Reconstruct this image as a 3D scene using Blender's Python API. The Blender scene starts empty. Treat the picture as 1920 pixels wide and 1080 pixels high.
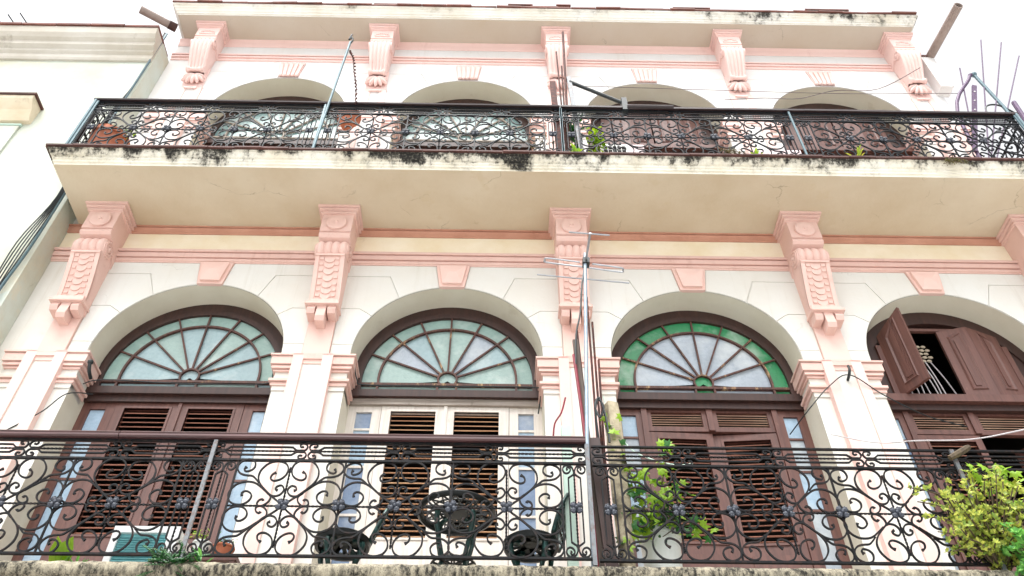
import bpy, bmesh, math, random
from mathutils import Vector, Matrix
random.seed(7)
R = math.radians
sc = bpy.context.scene

# ------------------------------------------------------------------ camera
cam_d = bpy.data.cameras.new('camera'); cam = bpy.data.objects.new('camera', cam_d)
sc.collection.objects.link(cam); sc.camera = cam
cam_d.sensor_width = 36.0; cam_d.lens = 30.0; cam_d.clip_end = 500.0
_r = Vector((0.99985519, -0.01693264, 0.00169787)); _u = Vector((-0.01346041, -0.72586619, 0.68770422)); _w = Vector((0.01041222, 0.68762749, 0.725989))
cam.matrix_world = Matrix(((_r.x, _u.x, -_w.x, 4.5633), (_r.y, _u.y, -_w.y, -6.5), (_r.z, _u.z, -_w.z, 0.0), (0, 0, 0, 1)))
sc.render.resolution_x = 1024; sc.render.resolution_y = 576

# ------------------------------------------------------------------ sky, sun, exposure
SUN_EL, SUN_AZ = R(68), R(200.4)
world = bpy.data.worlds.new('World'); sc.world = world; world.use_nodes = True
nt = world.node_tree; nt.nodes.clear()
sky = nt.nodes.new('ShaderNodeTexSky'); sky.sky_type = 'NISHITA'; sky.sun_disc = False
sky.sun_elevation = SUN_EL; sky.sun_rotation = SUN_AZ; sky.air_density = 1.0; sky.dust_density = 7.0
hs = nt.nodes.new('ShaderNodeHueSaturation'); hs.inputs['Saturation'].default_value = 0.10; hs.inputs['Value'].default_value = 1.12
bg = nt.nodes.new('ShaderNodeBackground'); bg.inputs['Strength'].default_value = 0.15
wo = nt.nodes.new('ShaderNodeOutputWorld')
nt.links.new(sky.outputs[0], hs.inputs['Color']); nt.links.new(hs.outputs[0], bg.inputs['Color']); nt.links.new(bg.outputs[0], wo.inputs['Surface'])
sun_d = bpy.data.lights.new('sun', 'SUN'); sun_d.energy = 0.5; sun_d.angle = R(40); sun_d.color = (1.0, 0.97, 0.92)
sun = bpy.data.objects.new('sun', sun_d); sc.collection.objects.link(sun)
# direction towards the sun: front of the facade (-y), a little to the left
_sd = Vector((-0.35 * math.cos(SUN_EL), -0.94 * math.cos(SUN_EL), math.sin(SUN_EL)))
sun.rotation_euler = _sd.to_track_quat('Z', 'Y').to_euler()
sc.view_settings.view_transform = 'Standard'; sc.view_settings.look = 'None'
sc.view_settings.exposure = 1.2; sc.view_settings.gamma = 1.0; sc.view_settings.use_curve_mapping = False
sc.render.engine = 'CYCLES'
sc.cycles.max_bounces = 8; sc.cycles.diffuse_bounces = 5

# ------------------------------------------------------------------ materials
def lin(r, g, b):
    f = lambda c: (c / 255 / 12.92) if c / 255 <= 0.04045 else ((c / 255 + 0.055) / 1.055) ** 2.4
    return (f(r), f(g), f(b), 1)
class NT:
    def __init__(s, name):
        s.m = bpy.data.materials.new(name); s.m.use_nodes = True; s.t = s.m.node_tree; s.t.nodes.clear()
        s.out = s.n('ShaderNodeOutputMaterial'); s.b = s.n('ShaderNodeBsdfPrincipled'); s.l(s.b.outputs[0], s.out.inputs[0])
    def n(s, t, **k):
        x = s.t.nodes.new(t)
        for a, v in k.items(): setattr(x, a, v)
        return x
    def l(s, a, b): s.t.links.new(a, b)
    def pos(s, scale=(1, 1, 1)):
        g = s.n('ShaderNodeNewGeometry'); m = s.n('ShaderNodeMapping'); m.inputs['Scale'].default_value = scale
        s.l(g.outputs['Position'], m.inputs[0]); return m.outputs[0]
    def noise(s, scale, detail=4, stretch=(1, 1, 1), rough=.6):
        x = s.n('ShaderNodeTexNoise'); x.inputs['Scale'].default_value = scale; x.inputs['Detail'].default_value = detail
        x.inputs['Roughness'].default_value = rough
        s.l(s.pos(stretch), x.inputs['Vector']); return x.outputs['Fac']
    def ramp(s, fac, a, b, c0=(0, 0, 0, 1), c1=(1, 1, 1, 1)):
        r = s.n('ShaderNodeValToRGB'); e = r.color_ramp.elements
        e[0].position = a; e[1].position = b; e[0].color = c0; e[1].color = c1
        s.l(fac, r.inputs[0]); return r.outputs[0]
    def math(s, op, a, b=None):
        x = s.n('ShaderNodeMath', operation=op)
        for i, v in ((0, a), (1, b)):
            if v is None: continue
            if isinstance(v, (int, float)): x.inputs[i].default_value = v
            else: s.l(v, x.inputs[i])
        return x.outputs[0]
    def mix(s, fac, a, b, mode='MIX'):
        x = s.n('ShaderNodeMix', data_type='RGBA', blend_type=mode)
        for i, v in ((0, fac), (6, a), (7, b)):
            if isinstance(v, (int, float)): x.inputs[i].default_value = v
            elif isinstance(v, tuple): x.inputs[i].default_value = v
            else: s.l(v, x.inputs[i])
        return x.outputs[2]
    def bump(s, h, strength=.3, dist=.01):
        x = s.n('ShaderNodeBump'); x.inputs['Strength'].default_value = strength; x.inputs['Distance'].default_value = dist
        s.l(h, x.inputs['Height']); s.l(x.outputs[0], s.b.inputs['Normal'])
    def z(s):
        g = s.n('ShaderNodeNewGeometry'); q = s.n('ShaderNodeSeparateXYZ'); s.l(g.outputs['Position'], q.inputs[0]); return q.outputs[2]

def paint(name, rgb, dark=None, rough=.75, var=.35, scale=1.3, dirt=0.0, dirtcol=(70, 60, 48), bump=.25, streak=False, thr=.62, runs=0.0, crack=0.0, runcol=(150, 138, 118), patch=None):
    k = NT(name); c = lin(*rgb); d = lin(*(dark or tuple(int(v * .9) for v in rgb)))
    f = k.ramp(k.noise(scale, 6), .35, .7)
    col = k.mix(k.math('MULTIPLY', f, var), c, d)
    oi = k.n('ShaderNodeObjectInfo'); col = k.mix(k.math('MULTIPLY', oi.outputs['Random'], .3), col, d)
    f2 = k.ramp(k.noise(14, 5), .55, .75); col = k.mix(k.math('MULTIPLY', f2, .25 * var), col, d)
    if dirt:
        n1 = k.noise(2.6 if not streak else 3.2, 8, (1, 1, .35) if streak else (1, 1, 1), .7)
        m = k.ramp(n1, thr, thr + .1)
        n2 = k.noise(22, 4); m2 = k.math('MULTIPLY', m, k.ramp(n2, .3, .65))
        col = k.mix(k.math('MULTIPLY', m2, dirt), col, lin(*dirtcol))
    if patch:      # repaired or bare plaster patches with a shape of their own
        pm = k.ramp(k.noise(.9, 7, (1, 1, 1), .65), .60, .63); col = k.mix(k.math('MULTIPLY', pm, .55), col, lin(*patch))
    if runs:       # rain runs
        rn = k.math('MULTIPLY', k.ramp(k.noise(9, 5, (1, 1, .05), .7), .54, .72), k.ramp(k.noise(.8, 3), .42, .62))
        col = k.mix(k.math('MULTIPLY', rn, runs), col, lin(*runcol))
    if crack:
        v = k.n('ShaderNodeTexVoronoi', feature='DISTANCE_TO_EDGE'); v.inputs['Scale'].default_value = .9
        w = k.n('ShaderNodeVectorMath', operation='ADD'); nz = k.n('ShaderNodeTexNoise'); nz.inputs['Scale'].default_value = 4; nz.inputs['Detail'].default_value = 6
        sc_ = k.n('ShaderNodeVectorMath', operation='SCALE'); sc_.inputs['Scale'].default_value = .35
        k.l(k.pos(), nz.inputs['Vector']); k.l(nz.outputs['Color'], sc_.inputs[0]); k.l(k.pos(), w.inputs[0]); k.l(sc_.outputs[0], w.inputs[1]); k.l(w.outputs[0], v.inputs['Vector'])
        cm = k.math('MULTIPLY', k.ramp(v.outputs['Distance'], .0015, .005, (1, 1, 1, 1), (0, 0, 0, 1)), k.ramp(k.noise(1.7, 4), .53, .62))
        col = k.mix(k.math('MULTIPLY', cm, crack), col, lin(84, 70, 54))
    k.l(col, k.b.inputs['Base Color']); k.b.inputs['Roughness'].default_value = rough
    k.bump(k.noise(30, 6), bump, .006)
    return k.m
def wood(name, rgb, dark, rough=.6, worn=None, wornamt=0.0, grain=(1, 1, .06)):
    k = NT(name); f = k.noise(28, 6, grain)
    col = k.mix(k.ramp(f, .35, .7), lin(*rgb), lin(*dark))
    col = k.mix(k.math('MULTIPLY', k.ramp(k.noise(3, 4), .4, .7), .35), col, lin(*dark))
    if worn:
        m = k.ramp(k.noise(9, 8, (1, 1, .3), .75), .64 - .1 * wornamt, .68)
        col = k.mix(k.math('MULTIPLY', m, min(1, wornamt)), col, lin(*worn))
    k.l(col, k.b.inputs['Base Color']); k.b.inputs['Roughness'].default_value = rough
    k.bump(f, .3, .004); return k.m
def plain(name, rgb, rough=.5, metal=0.0, var=.2, rust=None, rustamt=0.0):
    k = NT(name); c = lin(*rgb); d = lin(*tuple(int(v * .75) for v in rgb))
    col = k.mix(k.math('MULTIPLY', k.ramp(k.noise(18, 5), .35, .7), min(1, var * 2)), c, d)
    if rust: col = k.mix(k.math('MULTIPLY', k.ramp(k.noise(26, 6), .52, .62), rustamt), col, lin(*rust))
    k.l(col, k.b.inputs['Base Color']); k.b.inputs['Roughness'].default_value = rough; k.b.inputs['Metallic'].default_value = metal
    return k.m
def mould_edge(name, rgb, ztop, amt=1.0, thr=.5, span=.25, mould=(26, 24, 20), xramp=None):
    # cream moulding with black mould runs that start at its top edge
    k = NT(name); c = lin(*rgb)
    col = k.mix(k.math('MULTIPLY', k.ramp(k.noise(2.2, 6), .4, .7), .6), c, lin(int(rgb[0] * .9), int(rgb[1] * .86), int(rgb[2] * .78)))
    h = k.math('MULTIPLY', k.math('SUBTRACT', k.z(), ztop), 1.0 / span)          # 0 at top, -1 at bottom
    n = k.math('ADD', k.noise(1.6, 9, (1, 1, .5), .72), k.math('MULTIPLY', k.math('SUBTRACT', k.noise(7, 8, (1, 1, .8), .75), .5), .5))
    if xramp:
        g = k.n('ShaderNodeNewGeometry'); q = k.n('ShaderNodeSeparateXYZ'); k.l(g.outputs['Position'], q.inputs[0])
        mr = k.n('ShaderNodeMapRange'); k.l(q.outputs[0], mr.inputs[0])
        for i_, v_ in enumerate(xramp): mr.inputs[1 + i_].default_value = v_
        n = k.math('ADD', n, mr.outputs[0])
    base_ = k.math('ADD', n, k.math('MULTIPLY', h, .16))
    m0 = k.ramp(base_, thr - .10, thr + .05); col = k.mix(k.math('MULTIPLY', m0, amt * .45), col, lin(120, 112, 92))      # grey-green halo
    dr = k.math('ADD', base_, k.math('MULTIPLY', k.math('SUBTRACT', k.noise(16, 5, (1, 1, .06), .7), .5), .45))            # drips
    m1 = k.ramp(dr, thr + .02, thr + .11); col = k.mix(k.math('MULTIPLY', m1, amt * .8), col, lin(60, 56, 46))
    m = k.math('MULTIPLY', k.ramp(base_, thr, thr + .09), k.ramp(k.noise(40, 5), .3, .5))
    col = k.mix(k.math('MULTIPLY', m, amt), col, lin(*mould))
    k.l(col, k.b.inputs['Base Color']); k.b.inputs['Roughness'].default_value = .85
    k.bump(k.noise(35, 6), .35, .008); return k.m
def glass(name, rgb, rough=.3, pat=60):
    k = NT(name)
    v = k.n('ShaderNodeTexVoronoi'); v.inputs['Scale'].default_value = pat; k.l(k.pos(), v.inputs['Vector'])
    col = k.mix(k.math('MULTIPLY', k.ramp(k.noise(3.5, 6), .35, .7), .55), lin(*rgb), lin(*tuple(int(q * .84) for q in rgb)))
    col = k.mix(k.math('MULTIPLY', k.ramp(k.noise(26, 6), .45, .7), .3), col, lin(int(rgb[0] * .72), int(rgb[1] * .76), int(rgb[2] * .78)))
    col = k.mix(k.math('MULTIPLY', k.ramp(k.noise(2.3, 4), .5, .75), .5), col, lin(214, 218, 214))
    k.l(col, k.b.inputs['Base Color']); k.b.inputs['Roughness'].default_value = rough
    k.b.inputs['Specular IOR Level'].default_value = .32
    k.bump(v.outputs['Distance'], .25, .004); return k.m
def leafmat(name, a, b, trans=.35):
    k = NT(name); g = k.n('ShaderNodeNewGeometry')
    col = k.mix(g.outputs['Random Per Island'], lin(*a), lin(*b))
    k.l(col, k.b.inputs['Base Color']); k.b.inputs['Roughness'].default_value = .45
    t = k.n('ShaderNodeBsdfTranslucent'); k.l(col, t.inputs[0])
    m = k.n('ShaderNodeMixShader'); m.inputs[0].default_value = trans
    k.l(k.b.outputs[0], m.inputs[1]); k.l(t.outputs[0], m.inputs[2]); k.l(m.outputs[0], k.out.inputs[0])
    return k.m

M = {}
M['wall'] = paint('white_wall_paint', (216, 215, 210), (202, 194, 180), var=.6, runs=.5, runcol=(176, 166, 146), dirt=.3, dirtcol=(190, 172, 140), thr=.6)
M['block'] = paint('white_block_paint', (217, 217, 213), (205, 199, 187), var=.6, runs=.4, runcol=(178, 168, 150), crack=.2, scale=1.0, dirt=.18, dirtcol=(196, 180, 150), thr=.6)
M['wall_up'] = paint('white_upper_paint', (220, 220, 220), (208, 202, 196), var=.6, runs=.45, runcol=(184, 172, 158), crack=.15, dirt=.15, dirtcol=(200, 186, 165), thr=.62)
M['frieze'] = paint('bounce_tinted_frieze_paint', (242, 232, 212), (226, 208, 172), var=.8, scale=2.0, dirt=.35, dirtcol=(150, 120, 70), thr=.6)  # soffit's warm bounce light put into the wall colour as cream, plus random stains
M['soffit'] = paint('cream_soffit_plaster', (206, 195, 174), (184, 166, 138), var=.8, crack=.45, patch=(192, 176, 148), scale=1.1, dirt=.4, dirtcol=(120, 98, 66), thr=.64, bump=.4)
M['soffit_up'] = paint('grey_soffit_plaster', (196, 188, 176), (180, 164, 144), var=.7, crack=.4, patch=(186, 172, 152), scale=.9, dirt=.35, dirtcol=(120, 100, 70), thr=.66, bump=.35)
M['reveal'] = paint('shade_tinted_reveal_paint', (220, 216, 200), (198, 190, 168), var=.7, patch=(196, 188, 168), dirt=.15, dirtcol=(140, 128, 100))  # wall paint, recess shade put into the colour as beige; also upper doors
M['pink'] = paint('pink_paint', (226, 194, 184), (208, 170, 158), var=.7, runs=.4, runcol=(176, 128, 112), dirt=.35, dirtcol=(150, 96, 82), thr=.6)
M['pink_up'] = paint('pale_pink_paint', (234, 206, 200), (224, 188, 180), var=.6, runs=.35, runcol=(196, 152, 142), dirt=.2, dirtcol=(170, 112, 100), thr=.6)
M['pink_dirty'] = paint('grimy_pink_paint', (204, 154, 132), (172, 120, 98), var=.8, scale=2.5, dirt=.4, dirtcol=(130, 84, 58), thr=.55)
M['pink_pale'] = paint('chalky_pink_paint', (228, 196, 186), (220, 182, 170), var=.6, scale=2)
M['stripe'] = paint('faded_pink_stripe_paint', (224, 188, 180), (228, 204, 196), var=.7, scale=2.0)
M['edge'] = mould_edge('mouldy_slab_edge', (232, 228, 216), 7.99, 1.0, .455, .17)
M['cornice'] = mould_edge('mouldy_cornice', (230, 228, 222), 12.60, .95, .53, .22, xramp=(4.0, 9.0, -.07, .05))
M['moss'] = None
k = NT('mossy_concrete')
n1 = k.noise(30, 8, (1, 1, .4), .75); n2 = k.noise(4, 5)
col = k.mix(k.ramp(n1, .42, .58), lin(36, 34, 28), lin(160, 152, 132)); col = k.mix(k.math('MULTIPLY', k.ramp(n2, .5, .7), .7), col, lin(206, 196, 172))
col = k.mix(k.ramp(k.noise(60, 4), .62, .68), col, lin(30, 30, 24))
k.l(col, k.b.inputs['Base Color']); k.b.inputs['Roughness'].default_value = .95; k.bump(n1, .9, .03); M['moss'] = k.m
M['tile'] = paint('brown_edge_tile', (92, 52, 44), (54, 34, 30), var=.9, scale=4, rough=.7, dirt=.6, dirtcol=(36, 28, 24), thr=.55)
M['tile_red'] = paint('red_roof_tile', (118, 64, 50), (74, 44, 36), var=.9, scale=5, dirt=.6, dirtcol=(40, 32, 28), thr=.55)
M['brown'] = wood('brown_painted_wood', (108, 70, 61), (82, 52, 46), .5, (160, 120, 100), .3)
M['brown_dark'] = wood('dark_brown_frame_wood', (64, 38, 32), (44, 26, 22), .55, (120, 84, 66), .2)
M['muntin'] = wood('muntin_wood', (92, 54, 44), (58, 34, 28), .6, (204, 168, 116), .75)
M['whitewood'] = wood('weathered_white_wood', (226, 220, 212), (204, 194, 184), .65, (160, 146, 132), .45)
M['greywood'] = wood('grey_weathered_wood', (176, 166, 156), (120, 108, 98), .8, (84, 70, 60), .5, (.06, 1, 1))
M['slat_brown'] = wood('brown_slat_wood', (164, 110, 90), (120, 76, 62), .5, None, 0, (.06, 1, 1))
M['slat_orange'] = wood('orange_slat_wood', (210, 168, 130), (160, 108, 76), .45, (226, 196, 150), .5, (.06, 1, 1))
M['slat_pale'] = wood('worn_pale_slat_wood', (188, 158, 134), (128, 86, 70), .5, None, 0, (.06, 1, 1))
M['glass_a'] = glass('frosted_blue_glass', (152, 176, 180)); M['glass_b'] = glass('frosted_teal_glass', (154, 178, 172)); M['glass_c'] = glass('frosted_lilac_glass', (166, 176, 186))
M['glass_rim'] = glass('frosted_sage_glass', (142, 170, 162)); M['glass_green'] = glass('green_glass', (58, 138, 92), .2); M['glass_side'] = glass('patterned_side_glass', (164, 188, 208), .2, 90)
M['glass_dark'] = glass('blue_grey_glass', (118, 138, 166), .1, 90); M['glass_up'] = glass('upper_frosted_glass', (132, 160, 158), .2)
M['iron'] = plain('wrought_iron', (15, 17, 20), .55, 0, .3, (74, 48, 38), .25)
M['iron_grey'] = plain('grey_iron_post', (112, 116, 120), .5, .3, .3, (90, 66, 54), .6)
M['iron_up'] = plain('upper_wrought_iron', (15, 22, 28), .5, 0, .3, (64, 50, 46), .2)
for _m in ('iron', 'iron_up'): M[_m].node_tree.nodes['Principled BSDF'].inputs['Specular IOR Level'].default_value = .18
M['rosette'] = plain('cast_rosette', (58, 63, 74), .55, .1, .4)
M['rail'] = wood('mauve_handrail_wood', (92, 60, 60), (56, 36, 38), .4, (150, 118, 112), .25, (.05, 1, 1))
M['rail_dark'] = wood('dark_handrail_wood', (50, 32, 33), (30, 20, 22), .45, (110, 84, 78), .2, (.05, 1, 1))
M['green_metal'] = plain('dark_green_cast_metal', (22, 52, 48), .35, .3, .4, (60, 104, 100), .5)
M['black_metal'] = plain('black_green_cast_metal', (18, 24, 24), .4, .3, .3)
M['alu'] = plain('grey_aluminium', (168, 172, 178), .35, .6, .2)
M['galv'] = plain('galvanised_pole', (150, 166, 180), .4, .4, .3)
M['rust'] = plain('rusty_rod', (74, 38, 32), .75, .2, .5, (120, 62, 44), .6)
M['purple'] = plain('oxide_purple_pipe', (92, 70, 100), .55, .2, .4, (70, 44, 40), .3)
M['red'] = plain('dark_red_paint', (128, 24, 44), .5, 0, .3)
M['cable'] = plain('black_cable', (22, 32, 34), .5); M['cable_teal'] = plain('teal_grey_conduit', (92, 116, 124), .5, .2); M['wire'] = plain('thin_grey_wire', (110, 100, 98), .5); M['white_cord'] = plain('white_cord', (196, 192, 194), .6)
M['concrete_pipe'] = paint('grey_spout', (164, 150, 142), (124, 108, 100), var=.9, scale=3, dirt=.4)
M['hole'] = plain('dark_bore', (28, 24, 24), .9)
M['nb_wall'] = paint('mint_white_plaster', (196, 206, 198), (180, 178, 158), var=.9, scale=1.1, runs=.5, runcol=(176, 170, 150), patch=(204, 196, 172), crack=.3, dirt=.35, dirtcol=(206, 192, 160), thr=.5)
M['nb_corn'] = paint('cream_cornice_plaster', (206, 202, 194), (170, 160, 142), var=.8, scale=1.4, dirt=.6, dirtcol=(110, 96, 76), thr=.6, streak=True)
M['nb_hood'] = mould_edge('stained_hood', (222, 208, 184), 9.90, .85, .52, .4, (58, 50, 40))
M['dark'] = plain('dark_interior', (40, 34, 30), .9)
M['plank'] = wood('old_grey_plank', (112, 100, 92), (70, 58, 52), .85)
M['rough_plaster'] = paint('crumbling_plaster', (196, 184, 156), (96, 84, 62), var=1, scale=6, dirt=.9, dirtcol=(56, 54, 40), thr=.48, bump=.9)
M['terracotta'] = paint('terracotta', (178, 104, 72), (144, 80, 58), var=.7, scale=5)
M['whitepot'] = paint('white_bucket', (226, 230, 226), (206, 212, 208), var=.4, rough=.4)
M['ac_white'] = plain('white_enamel', (232, 234, 234), .35, 0, .05)
M['ac_teal'] = plain('teal_grille', (136, 206, 212), .4, .1, .3)
M['pale_green'] = paint('pale_green_paint', (196, 218, 204), (170, 196, 184), var=.6, scale=4, dirt=.4)
M['pinkboard'] = paint('pale_pink_board', (232, 214, 216), (220, 196, 198), var=.4)
M['leaf_lime'] = leafmat('lime_leaves', (176, 206, 40), (110, 160, 40)); M['leaf_green'] = leafmat('green_leaves', (70, 136, 52), (34, 92, 44)); M['leaf_fern'] = leafmat('fern_leaves', (60, 116, 52), (30, 76, 44))
M['leaf_yellow'] = leafmat('yellow_green_leaves', (214, 206, 70), (150, 176, 50)); M['leaf_sedum'] = leafmat('sedum_leaves', (214, 216, 100), (116, 146, 62)); M['leaf_bright'] = leafmat('bright_green_leaves', (140, 204, 96), (62, 130, 62))
M['leaf_dry'] = leafmat('dry_weed_leaves', (120, 110, 60), (60, 66, 36))
M['stem'] = wood('plant_stem', (96, 82, 58), (60, 48, 36), .8)
M['soil'] = plain('potting_soil', (48, 36, 28), .95)
M['pale_street'] = paint('street_surface', (186, 186, 184), (168, 168, 166), var=.6, rough=.9)  # street made pale so that it bounces light up onto the soffits
M['pavement'] = paint('pavement_concrete', (176, 170, 160), (150, 144, 134), var=.6, rough=.9)
M['olive'] = paint('olive_stucco', (150, 138, 108), (110, 98, 72), var=.9, scale=3, dirt=.5)
M['basket'] = plain('woven_basket', (186, 172, 150), .7); M['white_plastic'] = plain('white_plastic', (236, 236, 232), .4, 0, .05)

# ------------------------------------------------------------------ mesh helpers
COL = sc.collection; WM = {}
class MB:
    def __init__(s): s.v = []; s.f = []
    def add(s, vs, fs):
        b = len(s.v); s.v += [tuple(q) for q in vs]; s.f += [tuple(b + i for i in f) for f in fs]; return s
    def box(s, x0, x1, y0, y1, z0, z1):
        return s.add([(x0, y0, z0), (x1, y0, z0), (x1, y1, z0), (x0, y1, z0), (x0, y0, z1), (x1, y0, z1), (x1, y1, z1), (x0, y1, z1)],
                     [(0, 3, 2, 1), (4, 5, 6, 7), (0, 1, 5, 4), (1, 2, 6, 5), (2, 3, 7, 6), (3, 0, 4, 7)])
    def obox(s, c, ax, h):      # oriented box: centre, three axes, half sizes
        c = Vector(c); a = [Vector(q).normalized() for q in ax]; vs = []
        for dz in (-1, 1):
            for dx, dy in ((-1, -1), (1, -1), (1, 1), (-1, 1)): vs.append(c + a[0] * dx * h[0] + a[1] * dy * h[1] + a[2] * dz * h[2])
        return s.add(vs, [(0, 3, 2, 1), (4, 5, 6, 7), (0, 1, 5, 4), (1, 2, 6, 5), (2, 3, 7, 6), (3, 0, 4, 7)])
    def bar(s, a, b, w, d, up=(0, 1, 0)):   # rectangular bar from a to b
        a, b = Vector(a), Vector(b); t = (b - a).normalized(); n = t.cross(Vector(up)); n = n.normalized() if n.length > 1e-6 else t.orthogonal().normalized(); m = t.cross(n)
        return s.obox((a + b) / 2, (t, n, m), ((b - a).length / 2, w / 2, d / 2))
    def prism(s, poly, y0, y1):   # polygon in xz, extruded in y
        n = len(poly); vs = [(x, y0, z) for x, z in poly] + [(x, y1, z) for x, z in poly]
        fs = [tuple(range(n)), tuple(range(2 * n - 1, n - 1, -1))] + [(i, i + n, (i + 1) % n + n, (i + 1) % n) for i in range(n)]
        return s.add(vs, fs)
    def extr_x(s, prof, x0, x1):   # closed profile in (y,z) extruded in x
        n = len(prof); vs = [(x0, y, z) for y, z in prof] + [(x1, y, z) for y, z in prof]
        return s.add(vs, [tuple(range(n)), tuple(range(2 * n - 1, n - 1, -1))] + [(i, i + n, (i + 1) % n + n, (i + 1) % n) for i in range(n)])
    def tube(s, path, r, sides=6, caps=True):
        P = [Vector(p) for p in path]; n = len(P); rr = r if isinstance(r, (list, tuple)) else [r] * n
        t0 = (P[1] - P[0]).normalized(); nn = t0.orthogonal().normalized(); vs = []
        for i in range(n):
            t = (P[min(i + 1, n - 1)] - P[max(i - 1, 0)]).normalized(); nn = (nn - t * nn.dot(t)).normalized(); bb = t.cross(nn)
            for k in range(sides):
                a = 2 * math.pi * k / sides; vs.append(P[i] + (nn * math.cos(a) + bb * math.sin(a)) * rr[i])
        fs = [(i * sides + k, i * sides + (k + 1) % sides, (i + 1) * sides + (k + 1) % sides, (i + 1) * sides + k) for i in range(n - 1) for k in range(sides)]
        if caps: fs += [tuple(range(sides - 1, -1, -1)), tuple(range((n - 1) * sides, n * sides))]
        return s.add(vs, fs)
    def flat(s, pts, w, d, y=0.0, ball=0.0):   # flat iron bar following points in the xz plane
        n = len(pts); vs = []
        for i in range(n):
            a, b = pts[max(i - 1, 0)], pts[min(i + 1, n - 1)]; tx, tz = b[0] - a[0], b[1] - a[1]; L = math.hypot(tx, tz) or 1
            nx, nz = -tz / L, tx / L; ww = w / 2 * (1 + (ball if i < 2 else 0)); x, z = pts[i]
            vs += [(x + nx * ww, y - d / 2, z + nz * ww), (x - nx * ww, y - d / 2, z - nz * ww), (x - nx * ww, y + d / 2, z - nz * ww), (x + nx * ww, y + d / 2, z + nz * ww)]
        fs = [(i * 4 + k, i * 4 + (k + 1) % 4, i * 4 + 4 + (k + 1) % 4, i * 4 + 4 + k) for i in range(n - 1) for k in range(4)] + [(3, 2, 1, 0), tuple(range(4 * n - 4, 4 * n))]
        return s.add(vs, fs)
    def twist(s, a, b, w, pitch=.06, step=.015):   # twisted square bar
        a, b = Vector(a), Vector(b); L = (b - a).length; t = (b - a) / L; n0 = t.orthogonal().normalized(); b0 = t.cross(n0); n = max(2, int(L / step)); vs = []
        for i in range(n + 1):
            ph = 2 * math.pi * (L * i / n) / (pitch * 2)
            for k in range(4):
                q = ph + k * math.pi / 2; rr = w * .72; vs.append(a + t * L * i / n + (n0 * math.cos(q) + b0 * math.sin(q)) * rr)
        fs = [(i * 4 + k, i * 4 + (k + 1) % 4, i * 4 + 4 + (k + 1) % 4, i * 4 + 4 + k) for i in range(n) for k in range(4)]
        return s.add(vs, fs + [(3, 2, 1, 0), tuple(range(4 * n, 4 * n + 4))])
    def lathe(s, prof, c=(0, 0, 0), n=20, axis='z', caps=True):   # prof: (radius, height)
        vs = []; m = len(prof); cx, cy, cz = c
        for r, h in prof:
            for k in range(n):
                a = 2 * math.pi * k / n; p, q = r * math.cos(a), r * math.sin(a)
                vs.append((cx + p, cy + q, cz + h) if axis == 'z' else ((cx + h, cy + p, cz + q) if axis == 'x' else (cx + p, cy + h, cz + q)))
        fs = [(i * n + k, i * n + (k + 1) % n, (i + 1) * n + (k + 1) % n, (i + 1) * n + k) for i in range(m - 1) for k in range(n)]
        return s.add(vs, fs + ([tuple(range(n - 1, -1, -1)), tuple(range((m - 1) * n, m * n))] if caps else []))
    def ball(s, c, r, sq=(1, 1, 1), n=8, m=5):
        vs = []; fs = []
        for i in range(m + 1):
            th = math.pi * i / m
            for k in range(n):
                a = 2 * math.pi * k / n; vs.append((c[0] + r * sq[0] * math.sin(th) * math.cos(a), c[1] + r * sq[1] * math.sin(th) * math.sin(a), c[2] + r * sq[2] * math.cos(th)))
        return s.add(vs, [(i * n + k, (i + 1) * n + k, (i + 1) * n + (k + 1) % n, i * n + (k + 1) % n) for i in range(m) for k in range(n)])
    def sector(s, cx, cz, r0, r1, a0, a1, y0, y1, n=8):   # annular sector in the xz plane
        pts = [(cx + r1 * math.cos(a0 + (a1 - a0) * i / n), cz + r1 * math.sin(a0 + (a1 - a0) * i / n)) for i in range(n + 1)]
        pin = [(cx + r0 * math.cos(a0 + (a1 - a0) * i / n), cz + r0 * math.sin(a0 + (a1 - a0) * i / n)) for i in range(n + 1)]
        vs = []
        for i in range(n + 1): vs += [(pin[i][0], y0, pin[i][1]), (pts[i][0], y0, pts[i][1]), (pts[i][0], y1, pts[i][1]), (pin[i][0], y1, pin[i][1])]
        fs = [(i * 4 + k, i * 4 + 4 + k, i * 4 + 4 + (k + 1) % 4, i * 4 + (k + 1) % 4) for i in range(n) for k in range(4)] + [(0, 1, 2, 3), (4 * n + 3, 4 * n + 2, 4 * n + 1, 4 * n)]
        return s.add(vs, fs)
    def mesh(s, name, mat=None, smooth=0):
        me = bpy.data.meshes.new(name); me.from_pydata(s.v, [], s.f); me.update()
        bm = bmesh.new(); bm.from_mesh(me); bmesh.ops.recalc_face_normals(bm, faces=bm.faces); bm.to_mesh(me); bm.free()
        if mat: me.materials.append(mat)
        if smooth:
            me.polygons.foreach_set('use_smooth', [True] * len(me.polygons)); me.set_sharp_from_angle(angle=R(smooth))
        return me
def link(name, data, parent=None, X=None):
    o = bpy.data.objects.new(name, data); COL.objects.link(o)
    X = X or Matrix(); o.matrix_basis = X; WM[o.name] = X.copy()
    if parent is not None:
        o.parent = parent; o.matrix_parent_inverse = WM[parent.name].inverted()
    return o
def put(name, mb, mat, parent=None, X=None, smooth=0): return link(name, mb.mesh(name, mat, smooth), parent, X)
def T(x=0, y=0, z=0): return Matrix.Translation((x, y, z))
def tag(o, label, cat, group=None):
    o['label'] = label; o['category'] = cat
    if group: o['group'] = group
    return o
def thing(name, loc, label, cat, group=None): return tag(link(name, None, None, T(*loc)), label, cat, group)
def struct(o): o['kind'] = 'structure'; return o
def stuff(o): o['kind'] = 'stuff'; return o
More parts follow.
